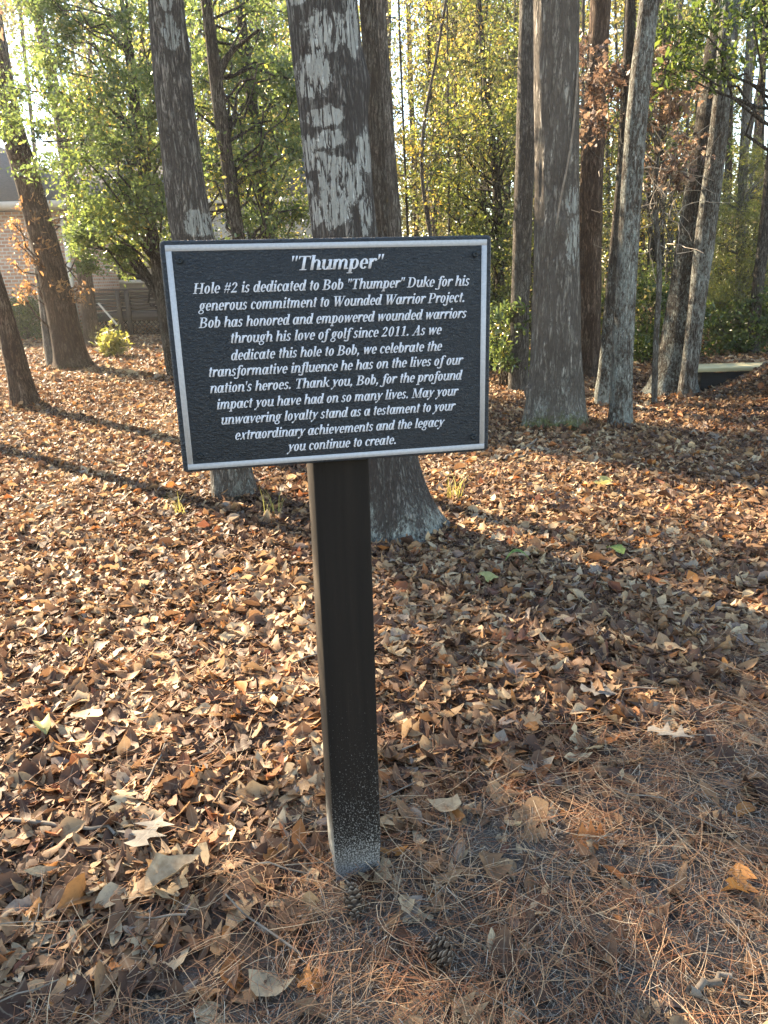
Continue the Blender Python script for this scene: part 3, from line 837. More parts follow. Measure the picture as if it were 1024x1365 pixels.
tree('pine_tree', 'reddish brown pine trunk just right of and behind the widest tree', 11.5,
     [(785, 502, 36), (785, 485, 31), (786, 400, 30), (787, 300, 31), (790, 200, 30), (795, 100, 28), (801, 0, 27)],
     M['bark_pine'], sides=24, step=.06, ridge=.04, flare=.1, seed=8, top=11, high=4, leaf=M['needle_green'], size=.16, per=300, protos=[pine_t])
tree('hardwood_tree', 'slim pale trunk half hidden behind the left edge of the widest tree', 10.2,
     [(690, 520, 26), (692, 480, 24), (696, 330, 24), (701, 200, 25), (703, 100, 24), (705, 0, 24)], M['bark_grey'], sides=20, step=.08, seed=9, top=9)
tree('hardwood_tree', 'dark trunk peeping out behind the lichen crusted trunk', 7.6,
     [(528, 565, 26), (525, 520, 24), (516, 400, 22), (508, 310, 21), (500, 160, 22), (490, 0, 24)], M['bark_dark'], sides=22, step=.06, seed=10, top=8)
tree('hardwood_tree', 'slim grey trunk right of the dark trunk behind the plaque top', 9.2,
     [(545, 535, 22), (542, 500, 20), (534, 400, 18), (527, 310, 17), (518, 180, 15), (507, 0, 13)], M['bark_grey'], sides=18, step=.08, seed=11, top=8)

# --- left side
tree('hardwood_tree', 'short leaning trunk with spreading foot at the far left edge', 9.72,
     [(39, 552, 44), (35, 538, 36), (27, 505, 30), (17, 465, 27), (5, 420, 26), (-10, 370, 25), (-36, 290, 24)], M['bark_pine'], sides=32, step=.05, ridge=.03, flare=.14, seed=12, top=7)
t90, _, _ = tree('pine_tree', 'leaning brown trunk in front of the brick wall with a flared mossy foot', 14.4,
     [(100, 502, 56), (97, 488, 46), (87, 440, 40), (74, 380, 38), (57, 315, 36), (37, 240, 34), (18, 180, 33), (-6, 100, 30)], M['bark_pine'], sides=32, step=.07, ridge=.035, flare=.14, seed=13, top=9.5, moss=.7,
     clumps=px_clumps(RR(1), [(10, 265, 60, 345, 7, .28), (20, 300, 50, 400, 5, .22), (72, 290, 112, 400, 8, .22)], 13.9, 14.3), leaf=M['leaf_orange'], size=.09, per=34, protos=oval_far)
tree('hardwood_tree', 'vine covered stem close behind the leaning brown trunk on its left', 14.9,
     [(76, 490, 28), (72, 470, 24), (64, 410, 22), (54, 350, 20), (44, 290, 18), (30, 210, 16), (10, 100, 14)], M['bark_oak'], sides=16, step=.1, ridge=.12, seed=14, top=8)
tree('pine_tree', 'straight reddish trunk at the corner of the brick house', 20.0,
     [(124, 464, 24), (122, 440, 20), (112, 360, 19), (97, 265, 18), (75, 130, 16), (46, 0, 14)], M['bark_pine'], sides=16, step=.12, seed=15, top=13,
     clumps=px_clumps(RR(2), [(95, 100, 160, 190, 12, .45), (110, 170, 150, 200, 3, .35), (60, 330, 100, 400, 2, .3)], 18.5, 20.5), leaf=M['leaf_yellow'], size=.13, per=60)
EV = px_clumps(RR(3), [(255, -60, 395, 320, 30, .42), (300, 60, 400, 320, 12, .38)], 8.6, 11.0)
tree('evergreen_tree', 'dark forked trunk in evergreen foliage between the furrowed trunk and the plaque top', 9.0,
     [(352, 545, 24), (345, 500, 22), (331, 410, 19), (317, 310, 17), (302, 210, 17), (288, 115, 18), (283, 60, 15), (274, 0, 14)], M['bark_dark'], sides=16, step=.08, seed=16, top=7.5,
     clumps=EV, leaf=M['leaf_holly'], size=.058, per=300, forks=[[(290, 105, 12), (303, 72, 10), (322, 58, 8), (345, 40, 6)]], tw=9)
tree('evergreen_tree', 'slender dark trunk in evergreen foliage just left of the lichen crusted trunk', 10.4,
     [(378, 525, 18), (372, 470, 16), (362, 350, 15), (354, 290, 15), (345, 200, 15), (332, 110, 14), (318, 0, 13)], M['bark_dark'], sides=14, step=.1, seed=17, top=8,
     clumps=px_clumps(RR(4), [(280, -60, 400, 310, 20, .45)], 10, 12.5), leaf=M['leaf_holly'], size=.062, per=290, tw=9)
tree('evergreen_tree', 'broad evergreen with drooping glossy foliage hanging in front of the house', 12.4,
     [(232, 500, 18), (222, 440, 16), (205, 330, 15), (190, 220, 14), (176, 100, 12), (165, 0, 10)], M['bark_dark'], sides=12, step=.12, seed=18, top=9,
     clumps=px_clumps(RR(5), [(60, -70, 260, 130, 30, .5), (100, 110, 250, 300, 38, .5), (95, 240, 235, 315, 20, .38), (100, 300, 190, 362, 12, .3), (0, -60, 110, 200, 12, .45), (0, 150, 60, 280, 5, .35)], 10.8, 14, HOLES),
     leaf=M['leaf_holly'], size=.070, per=340, tw=10, tone=(.45, .2), limbs=.6)
tree('evergreen_tree', 'yellow green backlit evergreen behind the furrowed trunk and house deck', 17.0,
     [(262, 465, 12), (258, 400, 11), (250, 250, 10), (246, 100, 9), (242, 0, 8)], M['bark_dark'], sides=10, step=.2, seed=19, top=10,
     clumps=px_clumps(RR(6), [(150, 150, 400, 330, 30, .7), (150, -40, 400, 150, 22, .8)], 15, 20), leaf=M['leaf_mid'], size=.10, per=170, tone=(.6, .22))

# --- centre and right
tree('hardwood_tree', 'distant straight trunk with yellow autumn leaves high above the plaque', 20,
     [(583, 470, 12), (581, 400, 11), (579, 200, 10), (577, 0, 9)], M['bark_grey'], sides=10, step=.25, seed=20, top=12,
     clumps=px_clumps(RR(7), [(545, -30, 660, 70, 14, .5), (515, 180, 570, 245, 6, .35), (600, 0, 690, 120, 8, .45), (590, 60, 620, 70, 2, .3)], 15, 20, HOLES), leaf=M['leaf_yellow'], size=.12, per=48)
tree('understory_tree', 'leafy understory tree with arching limbs right of the plaque top', 13,
     [(665, 500, 13), (664, 430, 12), (668, 330, 11), (660, 220, 10), (648, 120, 8), (640, 20, 6)], M['bark_dark'], sides=10, step=.12, seed=21, top=7,
     clumps=px_clumps(RR(8), [(560, 150, 705, 320, 40, .45), (600, 40, 700, 170, 16, .45)], 11.5, 15, HOLES), leaf=M['leaf_mid'], size=.055, per=230, tone=(.4, .22))
tree('understory_tree', 'thin crooked sapling against the sky gap right of the lichen crusted trunk', 11.5,
     [(590, 500, 6), (588, 420, 6), (575, 320, 5), (560, 230, 5), (566, 150, 4), (580, 90, 4)], M['bark_grey'], sides=6, step=.15, seed=22, top=6.5,
     clumps=px_clumps(RR(9), [(535, 10, 640, 200, 10, .4), (530, 200, 600, 300, 8, .35)], 11, 12.2, HOLES), leaf=M['leaf_yellow'], size=.06, per=22)
tree('understory_tree', 'oak with dark green leaves overhanging the top of the bench side trunks', 8.4,
     [(1050, 560, 22), (1046, 400, 20), (1040, 200, 18), (1032, 0, 16)], M['bark_dark'], sides=14, step=.12, seed=23, top=7,
     clumps=px_clumps(RR(10), [(870, 10, 975, 120, 14, .24), (960, -40, 1060, 30, 4, .3), (1010, 20, 1060, 120, 3, .3), (880, -30, 950, 40, 5, .26)], 8.0, 9.0), leaf=M['leaf_dark'], size=.085, per=58, protos=oval_far, limbs=.3)
twiggy, _, _ = tree('understory_tree', 'sapling with bare curling twigs and dead brown leaves between the right hand trunks', 9.0,
     [(872, 545, 8), (874, 470, 8), (880, 360, 7), (872, 260, 7), (880, 160, 6), (890, 80, 4)], M['bark_pale'], sides=8, step=.1, seed=24, top=4.8,
     clumps=px_clumps(RR(11), [(780, 60, 900, 170, 15, .28), (860, 120, 935, 230, 10, .26), (770, 90, 830, 200, 6, .25), (880, 200, 925, 260, 4, .25)], 8.5, 9.4), leaf=M['leaf_brown'], size=.085, per=30, protos=lobe_far)
tm = MB(); r = RR(88)
for _ in range(46):
    a = at(r.uniform(862, 905), r.uniform(150, 330), 8.95 + r.normal(0, .25)); d = r.normal(size=3) * (1, .6, .55); d[0] -= .35; d /= np.linalg.norm(d)
    L_ = r.uniform(.25, .75); t = np.linspace(0, 1, 7)[:, None]; bnd = r.normal(0, .16, 3)
    tm.tube(a + d * L_ * t + bnd * (t * (1 - t)) * 2 + r.normal(0, .012, (7, 3)), np.linspace(r.uniform(.004, .008), .0022, 7), 5)
tm.build('bare_twigs', M['pale_twig'], twiggy, True)
tree('pine_tree', 'young pine with feathery needles behind the bench', 15.5,
     [(985, 480, 14), (986, 420, 13), (990, 250, 12), (996, 120, 11), (1003, 0, 10)], M['bark_pale'], sides=12, step=.2, seed=25, top=10,
     clumps=px_clumps(RR(12), [(930, 240, 1080, 400, 34, .5), (950, 330, 1080, 430, 16, .45), (990, 190, 1080, 260, 8, .45)], 14, 17.5), leaf=M['needle_green'], size=.17, per=420, protos=[pine_t], tw=14)
tree('hardwood_tree', 'dark trunk leaning right at the right edge behind the bench', 13.6,
     [(1000, 486, 18), (1004, 440, 16), (1013, 360, 15), (1023, 270, 14), (1034, 150, 13), (1046, 0, 12)], M['bark_dark'], sides=14, step=.15, seed=26, top=9)
tree('understory_tree', 'pale sunlit slim trunk in the gap left of the thick leaning trunk', 17.5,
     [(889, 480, 9), (890, 420, 9), (893, 330, 9), (899, 200, 8), (905, 60, 7)], M['bark_pale'], sides=10, step=.25, seed=27, top=10)
tree('understory_tree', 'dark twin stem trunk behind the sapling with dead leaves', 16.5,
     [(876, 482, 10), (877, 420, 10), (881, 320, 9), (884, 200, 8), (886, 60, 7)], M['bark_dark'], sides=10, step=.25, seed=28, top=10, forks=[[(878, 390, 7), (868, 320, 7), (862, 200, 6), (858, 60, 5)]])

# --- shrubs
def shrub(label, Y, boxes, leaf, size, per, seed, base_px, protos=None, tone=(.4, .22), name='shrub', dy=.6, tw=7, twig=True):
    r = RR(2000 + seed)
    C = np.array(px_clumps(r, boxes, Y - dy, Y + dy))
    b = at(*base_px, Y); b[2] = float(height(b[:1], b[1:2])[0])
    root = empty(name, b, label, 'shrub')
    tm, lm = MB(), MB()
    for c in C: limb(tm, (b[0] + r.normal(0, .06), b[1] + r.normal(0, .06), b[2] - .03), c[:3], .014, r, 5)
    clump_leaves(lm, tm, C[:, :3], C[:, 3], per, size, r, protos or [dia], .8, tw, *tone, twig)
    tm.build('stem', M['bark_dark'], root, True); lm.build('foliage', leaf, root)
    return root
shrub('bright broad leaved bush right beside the plaque edge and left of the widest tree', 10.6, [(655, 420, 700, 490, 14, .24), (640, 400, 690, 440, 5, .24)], M['leaf_holly'], .105, 60, 1, (676, 505), oval_far, (.55, .25))
shrub('dense green undergrowth bush between plaque and widest tree', 12.6, [(585, 300, 705, 480, 46, .42)], M['leaf_mid'], .075, 190, 2, (650, 492), None, (.35, .22))
shrub('dark bushy undergrowth between the slim trunk and the leaning trunk', 13.2, [(835, 370, 900, 480, 18, .42), (850, 430, 905, 490, 8, .35)], M['leaf_dark'], .075, 220, 3, (868, 488), None, (.4, .25))
shrub('dark evergreen thicket directly behind the bench', 14.0, [(930, 405, 1060, 480, 32, .42)], M['leaf_dark'], .08, 220, 4, (990, 482), None, (.35, .22))
shrub('low dark bush behind the reddish pine trunk', 15.5, [(755, 390, 830, 475, 18, .5)], M['leaf_dark'], .09, 170, 5, (792, 478), None, (.45, .25))
shrub('small yellow green feathery shrub on the leaf litter before the house deck', 16.4, [(133, 448, 163, 474, 12, .24), (140, 440, 156, 452, 3, .2)], M['needle_green'], .15, 60, 6, (148, 478), [dia, pine_t], (.75, .2), dy=.3, tw=8)
shrub('rounded dark bush against the brick wall', 22.6, [(14, 400, 52, 446, 20, .48)], M['leaf_dark'], .09, 260, 7, (34, 452), None, (.3, .2), dy=.5)
shrub('dark bush half hidden at the foot of the deck behind the leaning trunk', 22.8, [(100, 432, 122, 452, 6, .35)], M['leaf_dark'], .09, 180, 8, (112, 454), None, (.3, .2), dy=.4)

# --- the wood behind
bg = [(15.5, 612, .06, 'bark_grey'), (17.5, 640, .05, 'bark_dark'), (19, 676, .07, 'bark_grey'), (22, 560, .09, 'bark_pine'), (24, 596, .08, 'bark_grey'), (26, 655, .1, 'bark_dark'),
      (18, 760, .07, 'bark_dark'), (21, 812, .08, 'bark_grey'), (23, 850, .1, 'bark_pine'), (19.5, 912, .06, 'bark_grey'), (25, 945, .1, 'bark_dark'), (21, 968, .09, 'bark_pine'),
      (27, 1004, .12, 'bark_pine'), (18.5, 1040, .08, 'bark_dark'), (28, 720, .12, 'bark_pine'), (30, 880, .13, 'bark_grey'), (29, 628, .1, 'bark_dark'), (31, 790, .1, 'bark_pale'),
      (32, 180, .12, 'bark_pine'), (33, 250, .1, 'bark_grey'), (31, 310, .12, 'bark_dark'), (34, 380, .1, 'bark_grey'), (36, 110, .14, 'bark_pine'), (21, 330, .07, 'bark_dark'), (23, 375, .08, 'bark_grey'),
      (15, 585, .045, 'bark_dark'), (16.5, 705, .05, 'bark_dark'), (14.5, 775, .04, 'bark_grey'), (17, 835, .05, 'bark_dark'), (16, 905, .04, 'bark_grey'), (18, 955, .05, 'bark_dark'), (20, 625, .05, 'bark_dark'), (22, 690, .06, 'bark_grey'), (24, 535, .07, 'bark_dark'), (20, 1010, .05, 'bark_dark'),
      (14, 548, .025, 'bark_dark'), (13, 600, .022, 'bark_grey'), (15, 632, .028, 'bark_dark'), (16, 686, .03, 'bark_grey'), (13.5, 652, .02, 'bark_dark'), (14, 815, .025, 'bark_grey'),
      (15, 858, .028, 'bark_dark'), (17, 925, .03, 'bark_grey'), (14.5, 940, .022, 'bark_dark'), (19, 980, .035, 'bark_dark'), (22, 615, .05, 'bark_dark'), (24, 668, .06, 'bark_grey'), (23, 832, .05, 'bark_dark'), (21, 890, .05, 'bark_dark')]
for k, (Yb, px, rad, bk) in enumerate(bg):
    r = RR(300 + k)
    lean = r.normal(0, 14); wpx = rad * 2 * F / Yb
    yb = 470
    cl = []
    for _ in range(20):
        p = at(px + r.normal(0, 52), r.uniform(-60, 450), Yb + r.normal(0, 1.2))
        qx, el_ = p[0] / p[1], (p[2] - 1.5) / p[1]
        if (abs(qx - .475) < .035 and el_ > .13) or (abs(qx - .035) < .01 and el_ > .2) or (abs(qx + .43) < .04 and el_ > .1): continue
        cl.append((*p, r.uniform(.5, .95)))
    kind = ('leaf_mid', 'far_leaf', 'leaf_dark', 'far_leaf', 'leaf_mid', 'leaf_yellow')[k % 6]
    tree('woodland_tree', 'slim background trunk with leafy side branches among the woods behind', Yb,
         [(px, yb, wpx), (px + lean * .4, 300, wpx * .9), (px + lean, 150, wpx * .82), (px + lean * 1.5, 0, wpx * .74)], M[bk], group='background trees of the woods',
         sides=8, step=.4, limbs=.5, seed=300 + k, top=12 + r.uniform(0, 4), clumps=cl, leaf=M[kind], size=.0050 * Yb, per=150 if kind != 'leaf_yellow' else 60, tone=(.38, .25))

mb, tm = MB(), MB()
r = RR(77); n = 5200
yy = r.uniform(34, 62, n); xx = r.uniform(-1, 1, n) * (yy * .62 + 4); zz_ = r.random(n) ** 1.25 * 20
ok = (wob(xx, zz_ * 1.3 + yy * .3, .45, 91) + r.normal(0, .25, n) > -.52 + .022 * zz_)
q_ = xx / yy; el = (zz_ - 1.5) / yy
ok &= ~((np.abs(q_ - .475) < .045) & (el > .12)) & ~((np.abs(q_ - .04) < .028) & (el > .13)) & ~((np.abs(q_ + .43) < .05) & (el > .1) & (el < .25)); xx, yy, zz_ = xx[ok], yy[ok], zz_[ok]
clump_leaves(mb, None, np.c_[xx, yy, zz_], r.uniform(.8, 1.9, len(xx)), 80, .21, r, [dia2], .8, 7, .5, .26, False)
put(mb.build('distant_woods', M['far_leaf']), 'hazy mass of distant woodland foliage closing the view', 'woods', kind='stuff')
for k in range(45):
    y = r.uniform(33, 60); x = r.uniform(-1, 1) * (y * .6 + 3); rad = r.uniform(.06, .14); dx = r.normal(0, .5)
    tm.tube([(x, y, -.2), (x + dx * .3, y, 6), (x + dx, y, 13), (x + dx * 1.6, y, 20)], [rad * 1.1, rad, rad * .8, rad * .5], 7)
put(tm.build('distant_trunks', M['bark_dark'], smooth=True), 'far off tree trunks of the woodland reading as one mass', 'woods', kind='stuff')

# --- unseen trees left of the frame, crowns placed to shade the ground
def shade_tree(label, x, y, rad, top, z0, z1, spread, n, per, leaf, size, seed):
    r = RR(500 + seed)
    root = empty('hardwood_tree', (x, y, 0), label, 'tree')
    tm, lm = MB(), MB()
    P = np.array([[x, y, -.2, rad * 1.2], [x, y, .3, rad], [x + .1, y, top * .5, rad * .8], [x + .2, y + .1, top, rad * .3]])
    trunk_mesh(tm, P, 16, .2, .04, .1, seed)
    C = np.c_[x + r.normal(0, spread, n), y + r.normal(0, spread, n), r.uniform(z0, z1, n)]
    for c in C: limb(tm, (x + .1, y, np.clip(c[2] - .8, .5, top)), c, .03, r, 4)
    clump_leaves(lm, tm, C, r.uniform(.4, .8, n), per, size, r, oval_far, .7, 7)
    tm.build('trunk', M['bark_grey'], root, True); lm.build('crown', leaf, root)
shade_tree('unseen leafy hardwood beyond the left edge shading the foreground', -6.6, 6.2, .16, 8, 4.35, 7.3, .8, 72, 220, M['leaf_dark'], .10, 1)

shade_tree('unseen brown leaved hardwood added at the upper left to shade the right hand ground', -4.95, 8.3, .10, 8, 4.1, 6.7, .7, 34, 150, M['leaf_brown'], .10, 4)

# ------------------------------------------------------------------ house and deck
m = NT('brick'); mp = m.map((1, 1, 1)); br = m.n('ShaderNodeTexBrick')
sw = m.n('ShaderNodeSeparateXYZ'); m.l(m.co, sw.inputs[0]); cb = m.n('ShaderNodeCombineXYZ')
m.l(m.math('ADD', sw.outputs[0], sw.outputs[1]), cb.inputs[0]); m.l(sw.outputs[2], cb.inputs[1])
m.l(cb.outputs[0], br.inputs['Vector'])
for k, v in (('Scale', 1.), ('Brick Width', .22), ('Row Height', .10), ('Mortar Size', .016), ('Bias', 0.)): br.inputs[k].default_value = v
br.inputs['Color1'].default_value = (.46, .23, .145, 1); br.inputs['Color2'].default_value = (.62, .37, .25, 1); br.inputs['Mortar'].default_value = (.62, .56, .48, 1)
m.base(m.mix(m.mr(m.noise(14), .4, .7, 0, .4), br.outputs[0], (.28, .16, .11)), .85, .2); m.bump(br.outputs[1], -.4, .01)
M['brick'] = m.m
M['shingle'] = simple('roof_shingles', (.05, .05, .055), (.12, .12, .13), 14, .85, .6, (1, 3, 3))
M['trim'] = simple('cream_trim', (.55, .50, .42), (.66, .60, .52), 5, .6, .05)
M['siding'] = simple('beige_siding', (.44, .38, .31), (.52, .46, .38), 4, .7, .1)
M['deckwood'] = simple('weathered_deck_wood', (.026, .018, .014), (.065, .045, .034), 9, .8, .4, (.4, 1, 6))
m = NT('window_glass'); m.base((.02, .03, .035), .08, .6); M['glass'] = m.m
HX, HY = -9.25, 24.0
house = empty('brick_house', (HX - 4, HY + 3, 0), 'single storey brick house with dark shingle roof partly hidden by foliage', 'house')
mb = MB(); mb.box((HX - 6, HY + 4, 1.7), (12, 8, 3.8)); mb.build('brick_wall', M['brick'], house)
mb = MB(); mb.box((HX + 4.5, HY + 6.5, 1.9), (9, 4, 4.2)); mb.build('siding_wall', M['siding'], house)
mb = MB()
def hip(x0, y0, x1, y1, z0, z1, inset):
    V = [(x0, y0, z0), (x1, y0, z0), (x1, y1, z0), (x0, y1, z0), (x0 + inset, (y0 + y1) / 2, z1), (x1 - inset, (y0 + y1) / 2, z1)]
    b = mb.n
    mb.add(V, [[0, 1, 5, 4], [2, 3, 4, 5]]); mb.F.append(np.array([[1, 2, 5], [3, 0, 4]]) + b); mb.F.append(np.array([[3, 2, 1, 0]]) + b)
hip(HX - 12.6, HY - .55, HX + .5, HY + 8.6, 3.82, 6.1, 4.0)
hip(HX - 3, HY + 4.05, HX + 9.5, HY + 9.0, 4.22, 6.2, 2.4)
mb.build('roof', M['shingle'], house)
mb = MB(); mb.box((HX - 6, HY - .57, 3.73), (13.2, .03, .18)); mb.box((HX + .52, HY + 1.6, 3.73), (.03, 4.3, .18)); mb.box((HX + 5, HY + 4.03, 4.12), (9.2, .03, .18))
mb.box((HX - 6, HY - .28, 3.63), (13.1, .53, .03))
mb.build('fascia', M['trim'], house)
mb = MB(); a = at(92, 300, HY - .1); b = at(97, 445, HY - .1)
mb.box(((a[0] + b[0]) / 2, HY - .07, 1.75), (.12, .09, 3.5)); mb.box((b[0] + .02, HY - .16, .06), (.12, .3, .09)); mb.build('downspout', M['trim'], house)
for px in (166, 262):
    p = at(px, 350, HY + 4.5); win = MB()
    x, z, ww, hh = p[0], 2.3, 1.3, 1.5
    for dx, dz, sx, sz in ((0, hh / 2, ww + .2, .12), (0, -hh / 2, ww + .2, .12), (-ww / 2, 0, .12, hh - .12), (ww / 2, 0, .12, hh - .12), (0, 0, .05, hh - .12)):
        win.box((x + dx, HY + 4.46, z + dz), (sx, .07, sz))
    wo = win.build('window', M['trim'], house)
    gl = MB(); gl.box((x, HY + 4.485, z), (ww - .05, .025, hh - .06)); gl.build('pane', M['glass'], wo)

dk = empty('wooden_deck', (*at(180, 430, 23.6)[:2], 0), 'dark weathered wooden deck with board railing and lattice skirt beside the brick house', 'deck')
DY = 23.4
xl, xr = at(114, 400, DY)[0], at(330, 400, DY)[0]
zt = at(170, 386, DY)[2]; zb = at(170, 413, DY)[2]; zf = at(170, 421, DY)[2]
mb = MB()
for k in range(5):
    h = (zt - zb - .06) / 5
    mb.box(((xl + xr) / 2, DY + .02, zb + (k + .5) * h), (xr - xl, .03, h - .018))
mb.build('railing_board', M['deckwood'], dk)
mb = MB(); mb.box(((xl + xr) / 2, DY, zt), (xr - xl + .1, .16, .06)); mb.build('handrail', M['deckwood'], dk)
for px in (116, 160, 172, 214, 258, 302):
    x = at(px, 410, DY)[0]; mb = MB(); mb.box((x, DY - .06, zt / 2 - .06), (.12, .10, zt + .06)); mb.build('rail_post', M['deckwood'], dk)
mb = MB(); mb.box(((xl + xr) / 2, DY + 1.4, zf), (xr - xl, 2.7, .12)); mb.box(((xl + xr) / 2, DY + .005, zf - .05), (xr - xl, .06, .2)); mb.build('deck_floor', M['deckwood'], dk)
mb = MB()
for k in range(int((xr - xl) / .14)):
    for s in (-1, 1):
        x = xl + .1 + k * .14
        c, sn = math.cos(.785 * s), math.sin(.785 * s)
        mb.box((x, DY + .05 + .012 * s, zf / 2 - .05), (.03, .01, zf * 1.15), M=[[c, 0, -sn], [0, 1, 0], [sn, 0, c]])
mb.build('lattice', M['deckwood'], dk)
mb = MB(); p = at(131, 404, DY - .25); q = at(157, 434, DY - .25)
mb.tube([p, q], .03, 8)
put(mb.build('leaning_pole', M['trim'], loc=(q[0], DY - .25, 0)), 'pale pole leaning against the dark deck beside the reddish trunk', 'pole')

# ------------------------------------------------------------------ bench behind the mound
M['plank'] = simple('yellowed_plank', (.42, .36, .19), (.58, .51, .30), 12, .6, .3, (.3, 1, 4))
M['dark_wood'] = simple('shade_dark_wood', (.012, .012, .013), (.03, .028, .027), 12, .7, .3, (.3, 1, 4))  # near black, shade under the seat put into the wood colour
b0 = at(928, 490, 10.35); bz = b0[2]
bench = empty('wooden_bench', (b0[0] + 1.7, 10.5, 0), 'low bench with a pale yellow plank top half hidden by the leafy mound', 'bench')
mb = MB(); o = rrect(b0[0], bz - .06, b0[0] + 3.6, bz, .012, 3); slab(mb, [(a, b) for a, b in o], 10.3, 10.75, .006); mb.build('seat', M['plank'], bench)
for dx in (.22, 1.7, 3.3):
    mb = MB(); mb.box((b0[0] + dx, 10.53, (bz - .085) / 2 - .05), (.14, .34, bz - .085 + .1 - .004)); mb.build('leg', M['dark_wood'], bench)
mb = MB(); mb.box((b0[0] + 1.8, 10.37, (bz - .07) / 2 - .12), (3.42, .03, bz + .16)); mb.build('shade_board', M['dark_wood'], bench)  # dark sheet standing in for the shaded gap below the seat

# ------------------------------------------------------------------ single things on the ground
def flat_leaf(label, px, py, kind_V, size, yaw, col, name='fallen_leaf', tilt=(0, 0), lift=.035):
    p = gnd(px, py)
    V, Fq, rim = kind_V
    cy, sy = math.cos(yaw), math.sin(yaw)
    Rz = np.array([[cy, -sy, 0], [sy, cy, 0], [0, 0, 1]])
    Rx = np.array(Matrix.Rotation(tilt[0], 3, 'X')) @ np.array(Matrix.Rotation(tilt[1], 3, 'Y'))
    W = (V * size) @ (Rz @ Rx).T
    W[:, 2] += lift - W[:, 2].min() * .6
    mb = MB(); mb.add(W + p, Fq, rim=rim)
    return put(mb.build(name, col, loc=p), label, 'leaf')
def plain_leaf(name, c1, c2, trans=.15):
    m = NT(name); nz = m.noise(55, None, 4, .65)
    c = m.ramp(nz, [(.35, c1), (.7, c2)]); c = m.mix(m.mr(m.attr('rim'), 0, .08, .6, 0), c, tuple(min(1, v * 1.25) for v in c2))
    m.base(c, .6, .3); m.bump(nz, .3, .003); m.translucent(c, trans); return m.m
M['lf_grey'] = plain_leaf('grey_oak_leaf', (.20, .17, .135), (.34, .295, .235))
M['lf_tan'] = plain_leaf('tan_leaf', (.30, .20, .11), (.48, .35, .21))
M['lf_green'] = plain_leaf('green_leaf', (.10, .16, .04), (.22, .29, .09), .3)
M['lf_lime'] = plain_leaf('yellow_green_leaf', (.28, .27, .10), (.44, .42, .18), .3)
M['lf_orange'] = plain_leaf('orange_leaf', (.36, .12, .03), (.52, .2, .05), .3)
def star_leaf(seed):
    """deep-lobed oak leaf: outline points fanned round a midrib"""
    r = np.random.default_rng(seed)
    s = np.array([0, .12, .22, .32, .40, .50, .58, .68, .76, .86, 1.0])
    wv = np.array([.012, .03, .10, .40, .10, .13, .47, .12, .10, .22, .01])
    sh = np.array([0, 0, .02, .08, .02, .04, .12, .03, .02, .08, 0])
    V = []; rim = []
    for q, W_, h in zip(s, wv, sh):
        for sx in (-1, 0, 1):
            x = sx * W_ * r.uniform(.85, 1.15); V.append((x, q - .5 + abs(sx) * h, .30 * x * x + .10 * (q - .5) ** 2 + r.normal(0, .006))); rim.append(abs(sx))
    Fq = []
    for a in range(len(s) - 1):
        b = a * 3; Fq += [[b, b + 1, b + 4, b + 3], [b + 1, b + 2, b + 5, b + 4]]
    return np.array(V), np.array(Fq), np.array(rim, float)
ov = lambda s: leaf_proto(np.random.default_rng(s), 'oval', 7)
brd = lambda s: leaf_proto(np.random.default_rng(s), 'broad', 7)
flat_leaf('large pale grey oak leaf with deep pointed lobes lying left of the post foot', 203, 1126, star_leaf(3), .165, 2.9, M['lf_grey'], tilt=(.12, .1), lift=.045)
flat_leaf('large tan curled leaf just below the pale grey oak leaf', 234, 1188, brd(5), .15, -1.0, M['lf_tan'], tilt=(.25, -.1), lift=.045)
flat_leaf('pale grey lobed leaf on the pine straw right of the post', 893, 993, star_leaf(9), .15, .95, M['lf_grey'], tilt=(-.1, .15), lift=.04)
flat_leaf('pale oak leaf at the lower edge of the litter right of the post', 800, 936, star_leaf(12), .15, 1.4, M['lf_grey'], tilt=(.1, .1), lift=.04)
flat_leaf('narrow green leaf lying in the trunk shadow right of the plaque', 690, 757, ov(14), .15, 1.25, M['lf_green'], lift=.05)
flat_leaf('rounded green leaf lying further right in the trunk shadow', 819, 745, brd(15), .13, .5, M['lf_green'], lift=.05)
flat_leaf('yellow green leaf on the sunlit litter below the bench', 803, 657, brd(16), .16, 1.9, M['lf_lime'], lift=.06)
flat_leaf('cream yellow leaf in the litter beside the trunk shadow', 650, 780, brd(17), .12, 1.0, M['lf_lime'], lift=.05)
flat_leaf('pale green leaf among the brown litter at far left', 60, 985, brd(18), .10, .6, M['lf_lime'], lift=.045)
flat_leaf('orange lobed leaf in the litter at far left', 42, 955, star_leaf(19), .085, 2.2, M['lf_orange'], lift=.045)
flat_leaf('wide tan leaf in the litter between the left edge and the post', 120, 968, brd(20), .11, 1.5, M['lf_tan'], lift=.045)
flat_leaf('tan leaf resting on pine needles just right of the post foot', 592, 1088, brd(21), .10, 1.4, M['lf_tan'], lift=.028)
flat_leaf('tan leaf lying beside the upright pine cone', 541, 1215, brd(22), .065, .3, M['lf_tan'], lift=.025)

